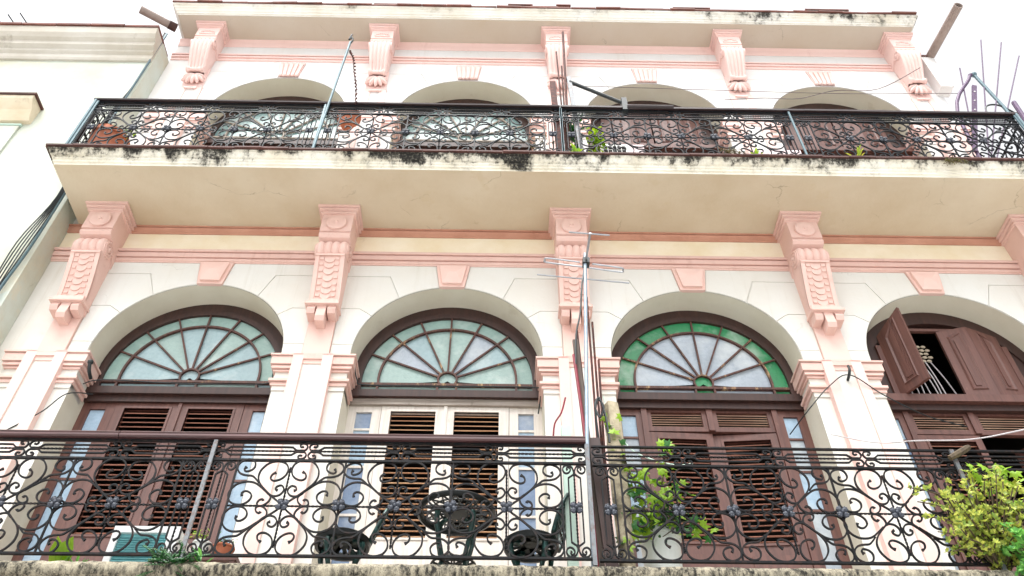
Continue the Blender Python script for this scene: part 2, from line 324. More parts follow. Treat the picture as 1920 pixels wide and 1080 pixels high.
def cr(pts, k=4):   # Catmull-Rom through points of any dimension
    P = [pts[0]] + list(pts) + [pts[-1]]; out = []
    for i in range(1, len(P) - 2):
        for j in range(k):
            t = j / k; q = []
            for a, b, c, d in zip(P[i - 1], P[i], P[i + 1], P[i + 2]):
                q.append(.5 * (2 * b + (c - a) * t + (2 * a - 5 * b + 4 * c - d) * t * t + (3 * b - a - 3 * c + d) * t ** 3))
            out.append(tuple(q))
    return out + [tuple(pts[-1])]
def jit(a): return random.uniform(-a, a)

# ------------------------------------------------------------------ layout (metres; camera eye is z = 0)
BAY = 2.665; GZ = -1.6
LC, UC = 5.87, 10.34          # arch centre heights of the two storeys
AR = 0.98                      # arch radius
XL, XR = -0.55, 11.02          # main building ends (upper storey)
LF, UF = 2.90, 8.03            # balcony floor levels
REV = 0.28
bays = [BAY * (i + .5) for i in range(4)]; axes = [BAY * i for i in range(5)]

# ------------------------------------------------------------------ ground
struct(put('street', MB().add([(-120, -160, GZ), (130, -160, GZ), (130, 60, GZ), (-120, 60, GZ)], [(0, 1, 2, 3)]), M['pale_street']))
struct(put('pavement', MB().box(-40, 50, -1.5, -.02, GZ, GZ + .13), M['pavement']))

# ------------------------------------------------------------------ main building
bld = thing('apartment_building', (5.2, 0, GZ), 'white and pink arcaded apartment building with two iron balconies', 'building')

def wall_mesh(c, z0, z1, xl, xr):
    mb = MB(); edges = [xl] + [e for b in bays for e in (b - AR, b + AR)] + [xr]
    for i in range(0, len(edges), 2): mb.box(edges[i], edges[i + 1], 0, .5, z0, z1)
    for b in bays:
        n = 40; arc = [(b + AR * math.cos(math.pi * i / n), c + AR * math.sin(math.pi * i / n)) for i in range(n + 1)]
        for i in range(n):
            (xa, za), (xb, zb) = arc[i], arc[i + 1]
            mb.add([(xa, 0, za), (xb, 0, zb), (xb, 0, z1), (xa, 0, z1)], [(0, 1, 2, 3)])
    return mb
put('lower_wall', wall_mesh(LC, LF - .1, 8.0, XL, 13.0), M['wall'], bld)
put('upper_wall', wall_mesh(UC, 8.0, 12.5, XL, XR), M['wall_up'], bld)
put('ground_floor_wall', MB().box(XL, 13, -.0, .5, GZ, LF - .1), M['wall'], bld)
# dark rooms behind the openings
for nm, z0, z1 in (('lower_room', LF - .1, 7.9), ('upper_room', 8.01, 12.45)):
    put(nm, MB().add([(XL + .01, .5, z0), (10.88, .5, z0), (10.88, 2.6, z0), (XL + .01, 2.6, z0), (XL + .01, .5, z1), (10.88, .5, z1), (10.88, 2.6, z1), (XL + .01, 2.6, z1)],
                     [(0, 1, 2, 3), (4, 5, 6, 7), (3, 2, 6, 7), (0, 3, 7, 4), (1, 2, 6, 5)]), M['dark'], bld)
put('roof', MB().box(XL, XR, .02, 3.0, 12.5, 12.7), M['soffit_up'], bld)
put('side_wall', MB().box(XR - .12, XR, .5, 3.0, 8.0, 12.5), M['wall_up'], bld)

# arch reveals (intrados and jambs)
for c, fl in ((LC, LF), (UC, UF)):
    n = 40; vs = []; fs = []
    ra = AR - .004; P = [(ra, fl)] + [(ra * math.cos(math.pi * i / n), c + ra * math.sin(math.pi * i / n)) for i in range(n + 1)] + [(-ra, fl)]
    for x, z in P: vs += [(x, -.001, z), (x, REV + .25, z)]
    fs = [(2 * i, 2 * i + 1, 2 * i + 3, 2 * i + 2) for i in range(len(P) - 1)]
    me = MB().add(vs, fs).mesh('arch_reveal', M['reveal'], 40)
    for b in bays: link('arch_reveal', me, bld, T(b))

# voussoir blocks, keystone sides
def arcpts(a0, a1, r=AR + .004, n=8): return [(r * math.cos(a0 + (a1 - a0) * i / n), r * math.sin(a0 + (a1 - a0) * i / n)) for i in range(n + 1)]
def block_polys(top):
    e = 1.185; th = [math.asin(-.08 / AR) if 0 else -.085 / AR, .10 / AR, math.atan2(.52, .84), math.atan2(.80, .57), math.acos(.145 / AR)]; g = .009; ga = .009
    th[0] = 0.0
    out = [[(e, -.085), (AR + .004, -.085)] + arcpts(0, th[1], n=3) + [(e, .10)],
           [(e, .10 + g), (AR * math.cos(th[1]) + .004, .10 + g)] + arcpts(th[1] + ga, th[2]) + [(.97, .62), (e, .62)],
           [(e, .62 + g), (.97, .62 + g)] + arcpts(th[2] + ga, th[3]) + [(.70, 1.13), (e, 1.13)],
           [(e, 1.13 + g), (.70 - .008, 1.13 + g)] + arcpts(th[3] + ga, th[4]) + [(.20, top), (e, top)]]
    return out
for c, top, mt in ((LC, 1.315, 'block'), (UC, 1.40, 'wall_up')):
    for pl in block_polys(top):
        for sgn in (1, -1):
            me = MB().prism([(sgn * x, z + c) for x, z in pl], -.011, .002).mesh('stone_block', M[mt])
            for b in bays: link('stone_block', me, bld, T(b))

# keystones
def keystone(c, top, pm):
    z0, z1 = c + AR - .012, c + top; hb, ht = .137, .188; y = -.045; mb = MB()
    mb.prism([(-hb, z0), (hb, z0), (ht, z1), (-ht, z1)], -.03, .01)
    # pyramidal raised field
    f = [(-hb + .03, z0 + .03), (hb - .03, z0 + .03), (ht - .035, z1 - .03), (-ht + .035, z1 - .03)]; zc = (z0 + z1) / 2
    mb.prism(f, -.062, -.03)
    vs = [(x, -.062, z) for x, z in f] + [(-.04, -.085, zc + .02), (.04, -.085, zc + .02)]
    mb.add(vs, [(0, 1, 5, 4), (2, 3, 4, 5), (1, 2, 5), (3, 0, 4)])
    return mb
ks = keystone(LC, 1.318, 'pink').mesh('keystone', M['pink_pale'])
for b in bays: link('keystone', ks, bld, T(b))
def keystone_up(c, top):
    z0, z1 = c + AR - .012, c + top; mb = MB(); n = 5
    mb.prism([(-.15, z0 + .05), (.15, z0 + .05), (.19, z1), (-.19, z1)], -.022, .01)
    for i in range(n):
        f = (i - 2) / 2
        mb.bar((f * .12, -.028, z0 + .06), (f * .15, -.028, z1 - .06), .045, .03, (0, 1, 0))
        mb.ball((f * .12, -.03, z0 + .045), .03, (1, .8, 1)); mb.ball((f * .15, -.03, z1 - .05), .026, (1, .8, 1))
    return mb
ks = keystone_up(UC, 1.40).mesh('keystone', M['pink_up'], 40)
for b in bays: link('keystone', ks, bld, T(b))

# string courses, bed mouldings, friezes
def moulding(name, prof, x0, x1, mat, segs=1):
    return put(name, MB().extr_x([(.02, prof[0][1])] + prof + [(.02, prof[-1][1])], x0, x1), mat, bld)
moulding('string_course', [(-.05, 7.385), (-.062, 7.372), (-.062, 7.335), (-.026, 7.345), (-.026, 7.332), (-.042, 7.33), (-.042, 7.262), (-.012, 7.27), (-.012, 7.255), (-.026, 7.252), (-.026, 7.215), (-.012, 7.21), (-.012, 7.195)], XL, 13, M['pink'])
moulding('bed_moulding', [(-.055, 7.80), (-.055, 7.782), (-.03, 7.784), (-.03, 7.772), (-.042, 7.77), (-.03, 7.745), (-.024, 7.712), (-.024, 7.70), (-.013, 7.695)], XL, 13, M['pink_dirty'])
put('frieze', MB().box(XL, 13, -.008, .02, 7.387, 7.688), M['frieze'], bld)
moulding('string_course', [(-.04, 11.955), (-.05, 11.945), (-.05, 11.915), (-.02, 11.925), (-.02, 11.912), (-.034, 11.91), (-.034, 11.865), (-.014, 11.872), (-.014, 11.81), (-.006, 11.81), (-.006, 11.80)], XL, XR, M['pink_up'])
moulding('bed_moulding', [(-.05, 12.40), (-.05, 12.375), (-.042, 12.365), (-.03, 12.33), (-.025, 12.29), (-.025, 12.27), (-.015, 12.225)], XL, XR, M['pink_up'])
put('frieze', MB().box(XL, XR, -.008, .02, 11.957, 12.223), M['wall_up'], bld)

# capitals (imposts) wrapped round the piers, pilaster strips
HP = BAY / 2 - AR
def capital(zt, pm):
    out = []
    for z0, z1, p, mt in ((-.02, 0, .075, pm), (-.03, -.02, .045, pm), (-.125, -.03, .06, pm), (-.138, -.125, .026, pm), (-.17, -.138, .045, pm), (-.18, -.17, .012, pm), (-.2, -.18, .026, pm), (-.30, -.2, .006, 'wall'), (-.33, -.30, .042, pm), (-.342, -.33, .012, pm), (-.375, -.342, .022, pm)):
        out.append((MB().box(-HP - p, HP + p, -p - .003, REV - .01, zt + z0, zt + z1), mt))
    return out
for zt, pm, sm, wl in ((5.785, 'pink', 'stripe', 'wall'), (10.255, 'pink_up', 'stripe', 'wall_up')):
    lo = LF if zt < 6 else UF
    caps = [(mb.mesh('capital_band', M[m_]), m_) for mb, m_ in capital(zt, pm)]
    base = MB().box(-HP - .004, HP + .004, -.012, REV - .02, zt - .43, zt - .375).mesh('capital', M[wl])
    strip = [MB().prism([(s * .095, lo), (s * .2, lo), (s * .2, zt + .005), (s * .095, zt + .005)], -.078, 0).mesh('pilaster_strip', M[sm]) for s in (-1, 1)]
    panel = MB().box(-.095, .095, -.055, 0, lo, zt - .07).mesh('pilaster_panel', M[wl])
    head = MB().box(-.095, .095, -.077, 0, zt - .07, zt + .005).mesh('pilaster_head', M[pm])
    for x in axes:
        if zt > 6 and x > XR - .3: pass
        c_ = link('capital', base, bld, T(x))
        for me, _ in caps: link('capital_band', me, c_, T(x))
        for me in strip: link('pilaster_strip', me, bld, T(x))
        link('pilaster_panel', panel, bld, T(x)); link('pilaster_head', head, bld, T(x))
for x in axes: pass
pl = MB().box(-.138, .138, -.036, 0, 5.79, 6.5).mesh('pilaster_shaft', M['pink_pale'])
for x in axes: link('pilaster_shaft', pl, bld, T(x))
plu = [MB().box(s * .115 - .05, s * .115 + .05, -.03, 0, 10.26, 11.0).mesh('pilaster_strip', M['stripe']) for s in (-1, 1)]
plc = MB().box(-.064, .064, -.018, 0, 10.26, 11.0).mesh('pilaster_panel', M['wall_up'])
plh = MB().box(-.15, .15, -.032, 0, 11.0, 11.5).mesh('pilaster_shaft', M['pink_up'])
pls = MB().box(-.09, .09, -.05, -.02, 10.93, 10.965).mesh('pilaster_fillet', M['pink_up'])
for x in axes:
    for me in plu: link('pilaster_strip', me, bld, T(x))
    link('pilaster_panel', plc, bld, T(x)); link('pilaster_shaft', plh, bld, T(x)); link('pilaster_fillet', pls, bld, T(x))

# lower brackets
bm_cap = MB().box(-.24, .24, -.405, 0, 7.770, 7.797).box(-.205, .205, -.368, 0, 7.757, 7.770).box(-.22, .22, -.384, 0, 7.728, 7.757).box(-.186, .186, -.348, 0, 7.716, 7.728).box(-.2, .2, -.362, 0, 7.69, 7.716).mesh('bracket_cap', M['pink'])
bm_block = MB().extr_x([(0, 7.69), (-.335, 7.69), (-.335, 7.408), (-.298, 7.402), (-.298, 7.388), (-.33, 7.382), (-.33, 7.35), (-.305, 7.325), (-.2, 7.30), (0, 7.05)], -.175, .175).mesh('bracket_block', M['pink'])
prof = [(.0, -.165)]; NN = 48
for i in range(NN + 1):
    x = -.165 + .33 * i / NN; ph = (i / NN * 4) % 1; prof.append((.128 - .022 * (abs(ph - .5) * 2) ** 2.2, x))
prof.append((.0, .165))
bm_roll = MB().lathe(prof, (0, -.215, 7.165), 28, 'x').mesh('bracket_roll', M['pink'], 50)
bm_vol = []
for s in (-1, 1):
    mb = MB(); sp = []
    for i in range(34):
        a = i / 33 * 4.4 * math.pi; r = .098 * (1 - i / 40); sp.append((-.215 + r * math.cos(a), 7.165 + r * math.sin(a)))
    mb.add(*(lambda q: (q.v, q.f))(MB().flat(sp, .02, .03)))
    mb.v = [(s * (.175) + y, x, z) for x, y, z in mb.v]
    mb.lathe([(.105, s * .16), (.105, s * .178)], (0, -.215, 7.165), 20, 'x'); mb.ball((s * .185, -.215, 7.165), .024)
    bm_vol.append(mb.mesh('bracket_volute', M['pink'], 40))
fc = cr([(-.295, 7.045), (-.262, 6.95), (-.215, 6.80), (-.172, 6.65), (-.145, 6.52), (-.138, 6.44)], 4)
bm_body = MB().extr_x([(0, 7.3), (-.2, 7.2)] + [(-.31, 7.045), (-.31, 7.02)] + fc[1:] + [(0, 6.30)], -.16, .16).mesh('bracket_body', M['pink'])
mb = MB()
for i in range(8):      # chain of overlapping scales, each a tilted half disc with square ears
    t = .12 + i * .105; j = min(int(t * (len(fc) - 1)), len(fc) - 2); fr = t * (len(fc) - 1) - j
    y = fc[j][0] * (1 - fr) + fc[j + 1][0] * fr; z = fc[j][1] * (1 - fr) + fc[j + 1][1] * fr
    dy, dz = fc[j + 1][0] - fc[j][0], fc[j + 1][1] - fc[j][1]; L = math.hypot(dy, dz); dy /= L; dz /= L
    pts = [(.056 * math.cos(a), .056 * math.sin(a)) for a in [math.pi * q / 10 for q in range(11)]] + [(-.056, -.02), (.056, -.02)]
    n_ = (dz, -dy)   # outward normal in (y,z): points to -y
    vs = []
    for lift0 in (0, 1):
        for u_, v_ in pts:
            h = (.004 + .012 * (v_ + .02) / .076) if lift0 else -.01
            vs.append((u_, y + dy * v_ + n_[0] * h, z + dz * v_ + n_[1] * h))
    m_ = len(pts); mb.add(vs, [tuple(range(m_)), tuple(range(2 * m_ - 1, m_ - 1, -1))] + [(q, (q + 1) % m_, (q + 1) % m_ + m_, q + m_) for q in range(m_)])
    for s in (-1, 1):
        mb.obox((s * .083, y + n_[0] * .006, z + n_[1] * .006), ((1, 0, 0), (0, dy, dz), (0, n_[0], n_[1])), (.022, .016, .006))
bm_scale = mb.mesh('scale_chain', M['pink'])
mb = MB()
for s in (-1, 1):
    vs = []
    for y, z in fc[1:]: vs += [(s * .115, y - .012, z), (s * .16, y - .012, z), (s * .16, y + .02, z), (s * .115, y + .02, z)]
    n_ = len(fc) - 1
    mb.add(vs, [(i * 4 + k_, i * 4 + 4 + k_, i * 4 + 4 + (k_ + 1) % 4, i * 4 + (k_ + 1) % 4) for i in range(n_ - 1) for k_ in range(4)] + [(0, 1, 2, 3), (4 * n_ - 1, 4 * n_ - 2, 4 * n_ - 3, 4 * n_ - 4)])
bm_border = mb.mesh('bracket_border', M['pink'])
bm_foot = MB().add([(-.17, -.205, 6.405), (.17, -.205, 6.405), (.17, -.02, 6.405), (-.17, -.02, 6.405), (-.14, -.16, 6.49), (.14, -.16, 6.49), (.14, -.02, 6.49), (-.14, -.02, 6.49)],
                   [(0, 3, 2, 1), (4, 5, 6, 7), (0, 1, 5, 4), (1, 2, 6, 5), (2, 3, 7, 6), (3, 0, 4, 7)]).box(-.178, .178, -.212, -.02, 6.375, 6.403).mesh('bracket_foot', M['pink'])
def peg(x, zt, zb, hw): # bevelled drop
    return MB().extr_x([(-.03, zt), (-.17, zt), (-.19, zb + .05), (-.165, zb), (-.03, zb)], x - hw, x + hw)
bm_pegs = [peg(-.108, 6.375, 6.27, .042).mesh('bracket_drop', M['pink']), peg(.108, 6.375, 6.27, .042).mesh('bracket_drop', M['pink']), peg(0, 6.375, 6.165, .048).mesh('bracket_drop', M['pink'])]
mb = MB(); mb.lathe([(.0, -.045), (.012, -.045), (.018, -.034), (.022, -.026), (.06, -.03), (.095, -.036), (.112, -.03), (.118, -.018), (.11, .0)], (0, -.335, 7.535), 28, 'y')
bm_disc = mb.mesh('bracket_rosette', M['pink'], 40)
for x in axes:
    br = link('bracket', bm_body, bld, T(x))
    for nm, me in [('bracket_cap', bm_cap), ('bracket_block', bm_block), ('bracket_roll', bm_roll), ('bracket_volute', bm_vol[0]), ('bracket_volute', bm_vol[1]), ('scale_chain', bm_scale), ('bracket_border', bm_border), ('bracket_foot', bm_foot), ('bracket_rosette', bm_disc)] + [('bracket_drop', q) for q in bm_pegs]:
        link(nm, me, br, T(x))

# upper brackets
PU = M['pink_up']
ub_cap = MB().box(-.228, .228, -.36, 0, 12.365, 12.397).box(-.195, .195, -.326, 0, 12.35, 12.365).box(-.208, .208, -.34, 0, 12.318, 12.35).box(-.176, .176, -.306, 0, 12.303, 12.318).box(-.19, .19, -.32, 0, 12.285, 12.303).mesh('bracket_cap', PU)
ub_block = MB().extr_x([(0, 12.285), (-.295, 12.285), (-.295, 12.045), (-.262, 12.038), (-.262, 12.022), (-.29, 12.016), (-.29, 11.98), (-.27, 11.95), (0, 11.8)], -.165, .165).mesh('bracket_block', PU)
fcu = cr([(-.20, 11.965), (-.285, 11.945), (-.325, 11.88), (-.325, 11.79), (-.29, 11.66), (-.235, 11.52), (-.18, 11.40), (-.15, 11.30)], 4)
vs = []; fs = []; NX = 40; NP = len(fcu)
for i in range(NX + 1):
    x = -.155 + .31 * i / NX; ph = (i / NX * 5) % 1; d = .022 * (abs(ph - .5) * 2) ** 1.6
    for j, (y, z) in enumerate(fcu):
        tap = 1 - .22 * max(0, (11.8 - z) / .5); vs.append((x * tap, y + d * min(1, j / 3), z))
fs = [(i * NP + j, i * NP + j + 1, (i + 1) * NP + j + 1, (i + 1) * NP + j) for i in range(NX) for j in range(NP - 1)]
mb = MB().add(vs, fs)
for s, i in ((-1, 0), (1, NX)):
    side = [vs[i * NP + j] for j in range(NP)]; q = [(s * .15, 0, 11.965)] + side + [(s * .12, 0, 11.25)]; mb.add(q, [tuple(range(len(q)))])
ub_body = mb.mesh('bracket_body', PU, 50)
ub_vol = []
for s in (-1, 1):
    mb = MB(); sp = []
    for i in range(30):
        a = i / 29 * 4.0 * math.pi; r = .085 * (1 - i / 36); sp.append((-.235 + r * math.cos(a), 11.85 + r * math.sin(a)))
    q = MB().flat(sp, .02, .03); mb.v = [(s * .162 + y, x, z) for x, y, z in q.v]; mb.f = q.f
    mb.ball((s * .17, -.235, 11.85), .022); ub_vol.append(mb.mesh('bracket_volute', PU, 40))
ub_roll = MB().lathe([(.0, -.125), (.042, -.125), (.05, -.1), (.03, -.06), (.03, .06), (.05, .1), (.042, .125), (.0, .125)], (0, -.135, 11.29), 14, 'x').mesh('bracket_roll', PU, 40)
mb = MB()
for i in range(7):
    a = R(-66 + 22 * i); L = .15 if i in (0, 6) else .2; c_ = Vector((math.sin(a) * L * .55, -.075, 11.245 - math.cos(a) * L * .55))
    q = MB().ball((0, 0, 0), 1, (.034, .05, L * .62), 8, 6); ca, sa = math.cos(a), math.sin(a)
    mb.add([(c_.x + x * ca - z * sa * -1 * -1, c_.y + y, c_.z + z * ca + x * sa) for x, y, z in q.v], q.f)
ub_shell = mb.mesh('bracket_shell', PU, 50)
mb = MB()
for i in range(-3, 4): mb.ball((i * .028, -.297, 12.15 + (.035 if abs(i) < 2 else .012)), .02, (1, .9, 1), 6, 4)
mb.bar((-.1, -.297, 12.10), (.1, -.297, 12.10), .022, .02); mb.ball((-.1, -.297, 12.105), .02); mb.ball((.1, -.297, 12.105), .02)
ub_orn = mb.mesh('bracket_ornament', PU, 50)
for x in axes:
    br = link('bracket', ub_body, bld, T(x))
    for nm, me in [('bracket_cap', ub_cap), ('bracket_block', ub_block), ('bracket_volute', ub_vol[0]), ('bracket_volute', ub_vol[1]), ('bracket_roll', ub_roll), ('bracket_shell', ub_shell), ('bracket_ornament', ub_orn)]: link(nm, me, br, T(x))

# balcony slab of the upper storey: soffit sheet, moulded edge with a left return, edge tiles
def swept_edge(prof, xl, xr, back=0.0):   # prof: (outset from soffit edge line, z); edge line at y=ye; left and right ends mitred
    mb = MB(); vs = []; ye = prof['y']; pts = prof['p']
    for o, z in pts: vs += [(xl - o, back, z), (xl - o, ye - o, z), (xr + o, ye - o, z), (xr + o, back, z)]
    fs = []
    for i in range(len(pts) - 1):
        for k_ in range(3): fs.append((i * 4 + k_, i * 4 + k_ + 1, i * 4 + 5 + k_, i * 4 + 4 + k_))
    return mb.add(vs, fs)
SX0, SX1, SY = -.44, 11.0, -.905
ep = [(0, 7.80), (0, 7.835), (.02, 7.84), (.02, 7.865), (.035, 7.875), (.035, 7.905), (.055, 7.915), (.075, 7.945), (.085, 7.975), (.10, 7.98), (.10, 7.998)]
put('balcony_edge_moulding', swept_edge({'y': SY, 'p': ep}, SX0, SX1), M['edge'], bld)
put('balcony_soffit', MB().box(SX0 + .002, SX1 - .002, SY + .002, .02, 7.80, 7.83), M['soffit'], bld)
put('balcony_floor', MB().box(SX0 - .09, SX1 + .09, SY - .09, .02, 7.985, UF - .004), M['soffit'], bld)
tl = MB().box(-.148, .148, -.012, .12, 0, .024).mesh('edge_tile', M['tile'])
x = SX0 - .02
while x < 10.6:
    link('edge_tile', tl, bld, T(x + .05, SY - .115 + jit(.006), 7.998 + jit(.003)) @ Matrix.Rotation(jit(.012), 4, 'Y')); x += .3
tls = MB().box(-.015, .12, -.148, .148, 0, .032).mesh('edge_tile', M['tile'])
for y in (-.86, -.56): link('edge_tile', tls, bld, T(SX0 - .115, y, 7.999))
# main cornice
cp = [(0, 12.40), (0, 12.425), (.022, 12.43), (.022, 12.46), (.04, 12.47), (.055, 12.50), (.075, 12.52), (.075, 12.55), (.105, 12.565), (.105, 12.595)]
CX0, CX1, CY = -.49, 10.86, -.445
put('cornice_moulding', swept_edge({'y': CY, 'p': cp}, CX0, CX1, .3), M['cornice'], bld)
put('cornice_soffit', MB().box(CX0 + .002, CX1 - .002, CY + .002, .02, 12.40, 12.42), M['soffit_up'], bld)
put('cornice_top', MB().box(CX0 - .09, CX1 + .09, CY - .09, .3, 12.56, 12.60), M['soffit_up'], bld)
tl2 = MB().box(-.19, .19, -.015, .3, 0, .035).mesh('edge_tile', M['tile_red'])
x = CX0 + .08
while x < 10.85:
    link('edge_tile', tl2, bld, T(x, CY - .115 + jit(.012), 12.596 + jit(.004)) @ Matrix.Rotation(jit(.012), 4, 'Y') @ Matrix.Rotation(jit(.02), 4, 'Z')); x += .385
for x0, x1, h, mt in ((.35, 1.5, .05, 'tile_red'), (1.55, 2.3, .07, 'cornice'), (2.5, 3.2, .1, 'cornice'), (3.6, 4.1, .06, 'tile_red'), (4.6, 4.95, .16, 'tile_red'), (4.96, 5.35, .1, 'cornice'), (5.36, 5.55, .17, 'tile_red'), (6.3, 7.0, .08, 'cornice'), (7.2, 7.75, .14, 'tile_red'), (7.8, 8.8, .08, 'tile_red'), (8.95, 9.25, .07, 'cornice'), (9.3, 9.95, .16, 'cornice')):
    put('parapet_block', MB().box(x0, x1, CY - .03 + jit(.03), .1, 12.63, 12.66 + h), M[mt], bld)
    put('edge_tile', MB().box(x0 - .02, x1 + .02, CY - .06, .1, 12.661 + h, 12.69 + h), M['tile_red'], bld)
# lower balcony slab, mossy worn edge built as an uneven strip
mb = MB(); NX = 260; rows = [(-1.02, LF), (-1.13, LF + .004), (-1.19, LF - .012), (-1.215, LF - .05), (-1.20, LF - .10), (-1.175, LF - .12)]
vs = []
for i in range(NX + 1):
    x = -1.0 + 12.5 * i / NX
    for j, (y, z) in enumerate(rows): vs.append((x, y + (jit(.004) if j > 1 else 0), z + (jit(.004) if j else 0)))
n_ = len(rows); mb.add(vs, [(i * n_ + j, i * n_ + j + 1, (i + 1) * n_ + j + 1, (i + 1) * n_ + j) for i in range(NX) for j in range(n_ - 1)])
put('mossy_balcony_edge', mb, M['moss'], bld, None, 60)
put('balcony_floor', MB().box(-1.0, 11.5, -1.1, 0.02, LF - .14, LF - .006), M['pavement'], bld)
put('balcony_band', MB().box(-1.0, 11.5, -1.17, 0, LF - .28, LF - .141), M['pink'], bld)
# end box of the upper wall at the right and its cap
put('downpipe_box', MB().box(10.93, 11.12, -.17, .02, 11.10, 11.97), M['wall_up'], bld)
put('downpipe_box_cap', MB().box(10.91, 11.14, -.19, .02, 11.971, 12.0), M['tile'], bld)

# ------------------------------------------------------------------ fanlights
def fanlight(cx, c, mats, mun='muntin', rim=None, hubm=None, frame='brown_dark'):
    hz = c - .10; r1, rr, rh = .885, .715, .098; y0 = REV
    mb = MB(); mb.sector(0, hz, .94, 1.16, R(-6), R(186), y0 + .02, y0 + .12, 40)
    fr = put('fanlight', mb, M[frame], bld, T(cx), 40)
    put('fan_frame', MB().sector(0, hz, .885, .945, R(-5), R(185), y0 - .004, y0 + .06, 40), M['brown_dark'], fr, T(cx), 40)
    # below the springing: side posts and transom
    put('transom', MB().box(-.975, .975, y0 - .03, y0 + .12, hz - .255, hz - .165), M[frame], fr, T(cx))
    put('transom_lip', MB().box(-.975, .975, y0 + .012, y0 + .12, hz - .33, hz - .255), M['greywood' if mats[0] is M['glass_b'] else frame], fr, T(cx))
    for s in (-1, 1): put('fan_post', MB().box(min(s * .88, s * .975), max(s * .88, s * .975), y0 - .006, y0 + .06, hz - .165, hz - .08), M[frame], fr, T(cx))
    angs = [R(180 * i / 8) for i in range(9)]; ym = y0 + .012
    put('crossbar', MB().box(-.88, .88, ym - .02, ym + .02, hz - .09, hz - .06), M[mun], fr, T(cx))
    for a in angs[1:-1]:
        a += jit(.006)
        put('muntin', MB().bar((rh * math.cos(a), ym, hz + rh * math.sin(a)), (r1 * math.cos(a), ym, hz + r1 * math.sin(a)), .019, .018), M[mun], fr, T(cx))
    put('muntin_arc', MB().sector(0, hz, rr - .011, rr + .011, R(-5), R(185), ym - .015, ym + .015, 40), M[mun], fr, T(cx), 40)
    put('muntin_arc', MB().sector(0, hz, rh - .009, rh + .009, R(-38), R(218), ym - .015, ym + .015, 20), M[mun], fr, T(cx), 40)
    for x in (-rr, -rh, rh, rr): put('muntin', MB().box(x - .011, x + .011, ym - .014, ym + .014, hz - .165, hz - .09), M[mun], fr, T(cx))
    yg = y0 + .03
    for i in range(8):
        a0, a1 = angs[i], angs[i + 1]
        if i == 0: a0 = R(-5)
        if i == 7: a1 = R(185)
        t_ = T(cx) @ T(0, jit(.003), 0)
        put('pane', MB().sector(0, hz, rr, r1 + .01, a0, a1, yg, yg + .006, 6), rim or M['glass_rim'], fr, t_)
        put('pane', MB().sector(0, hz, rh, rr, a0, a1, yg + .0005, yg + .006, 6), mats[i % len(mats)], fr, t_)
    put('pane', MB().sector(0, hz, .001, rh, R(-38), R(218), yg, yg + .006, 16), hubm or mats[0], fr, T(cx))
    for x0, x1, mt in ((-.88, -rr, rim or mats[0]), (-rr, -rh, mats[0]), (-rh, rh, hubm or mats[0]), (rh, rr, mats[-1]), (rr, .88, rim or mats[0])):
        put('pane', MB().box(x0, x1, yg, yg + .006, hz - .165, hz - .06), mt, fr, T(cx))
    return fr
fanlight(bays[0], LC, [M['glass_a'], M['glass_a'], M['glass_b']], hubm=M['glass_a'])
fanlight(bays[1], LC, [M['glass_b'], M['glass_a'], M['glass_c'], M['glass_b']])
fanlight(bays[2], LC, [M['glass_c']], rim=M['glass_green'], hubm=M['glass_green'])
fanlight(bays[0], UC, [M['glass_up']], 'greywood', rim=M['glass_up']); fanlight(bays[1], UC, [M['glass_up']], 'greywood', rim=M['glass_up'])

# ------------------------------------------------------------------ doors
DY = REV + .05
def slat_set(door, cx, x0, x1, z0, z1, mat, pitch=.0555, X=None, tilt=38):
    n = max(2, int(round((z1 - z0) / pitch))); p = (z1 - z0) / n; ca, sa = math.cos(R(tilt)), math.sin(R(tilt)); hd, ht = p * .42, .0045
    me = MB().obox((0, 0, 0), ((1, 0, 0), (0, ca, sa), (0, -sa, ca)), ((x1 - x0) / 2, hd, ht)).mesh('slat', mat)
    for i in range(n):
        base = T((x0 + x1) / 2, DY + .03, z0 + p * (i + .5)) @ Matrix.Rotation(jit(.06), 4, 'X') @ Matrix.Rotation(jit(.004), 4, 'Y')
        link('slat', me, door, T(cx) @ (X or Matrix()) @ base)
def leaf_frame(x0, x1, z0, z1, ox0, ox1, oz0, oz1, y=0.0, d=.05):   # leaf with one opening
    return MB().box(x0, ox0, DY + y, DY + y + d, z0, z1).box(ox1, x1, DY + y, DY + y + d, z0, z1).box(ox0, ox1, DY + y + .001, DY + y + d, oz1, z1).box(ox0, ox1, DY + y + .001, DY + y + d, z0, oz0)
def bead(x0, x1, z0, z1, w=.02, y=-.008):   # raised bead round an opening
    return MB().box(x0 - w, x0, DY + y, DY + .02, z0 - w, z1 + w).box(x1, x1 + w, DY + y, DY + .02, z0 - w, z1 + w).box(x0, x1, DY + y, DY + .02, z1, z1 + w).box(x0, x1, DY + y, DY + .02, z0 - w, z0)
def panel_low(x0, x1, z0, z1, mt, door, cx, X=None):
    put('lower_panel', MB().box(x0, x1, DY + .02, DY + .035, z0, z1).box(x0 + .06, x1 - .06, DY + .008, DY + .03, z0 + .06, z1 - .06), mt, door, T(cx) @ (X or Matrix()))
def sidelights(door, cx, wm, gm, cuts, xs=((-.893, -.735), (.735, .89))):
    for x0, x1 in xs:
        s = -1 if x0 < 0 else 1; a, b = (-.98, -.645) if s < 0 else (.645, .98)
        put('side_frame', leaf_frame(a, b, LF, 5.445, x0, x1, 3.62, 5.37), wm, door, T(cx))
        zs = [5.37] + list(cuts) + [3.62]
        for i in range(len(zs) - 1):
            put('side_pane', MB().box(x0, x1, DY + .022, DY + .028, zs[i + 1] + .004, zs[i] - .004), gm[i % len(gm)], door, T(cx))
            if i: put('side_muntin', MB().box(x0, x1, DY + .008, DY + .021, zs[i] - .012, zs[i] + .012), wm, door, T(cx))
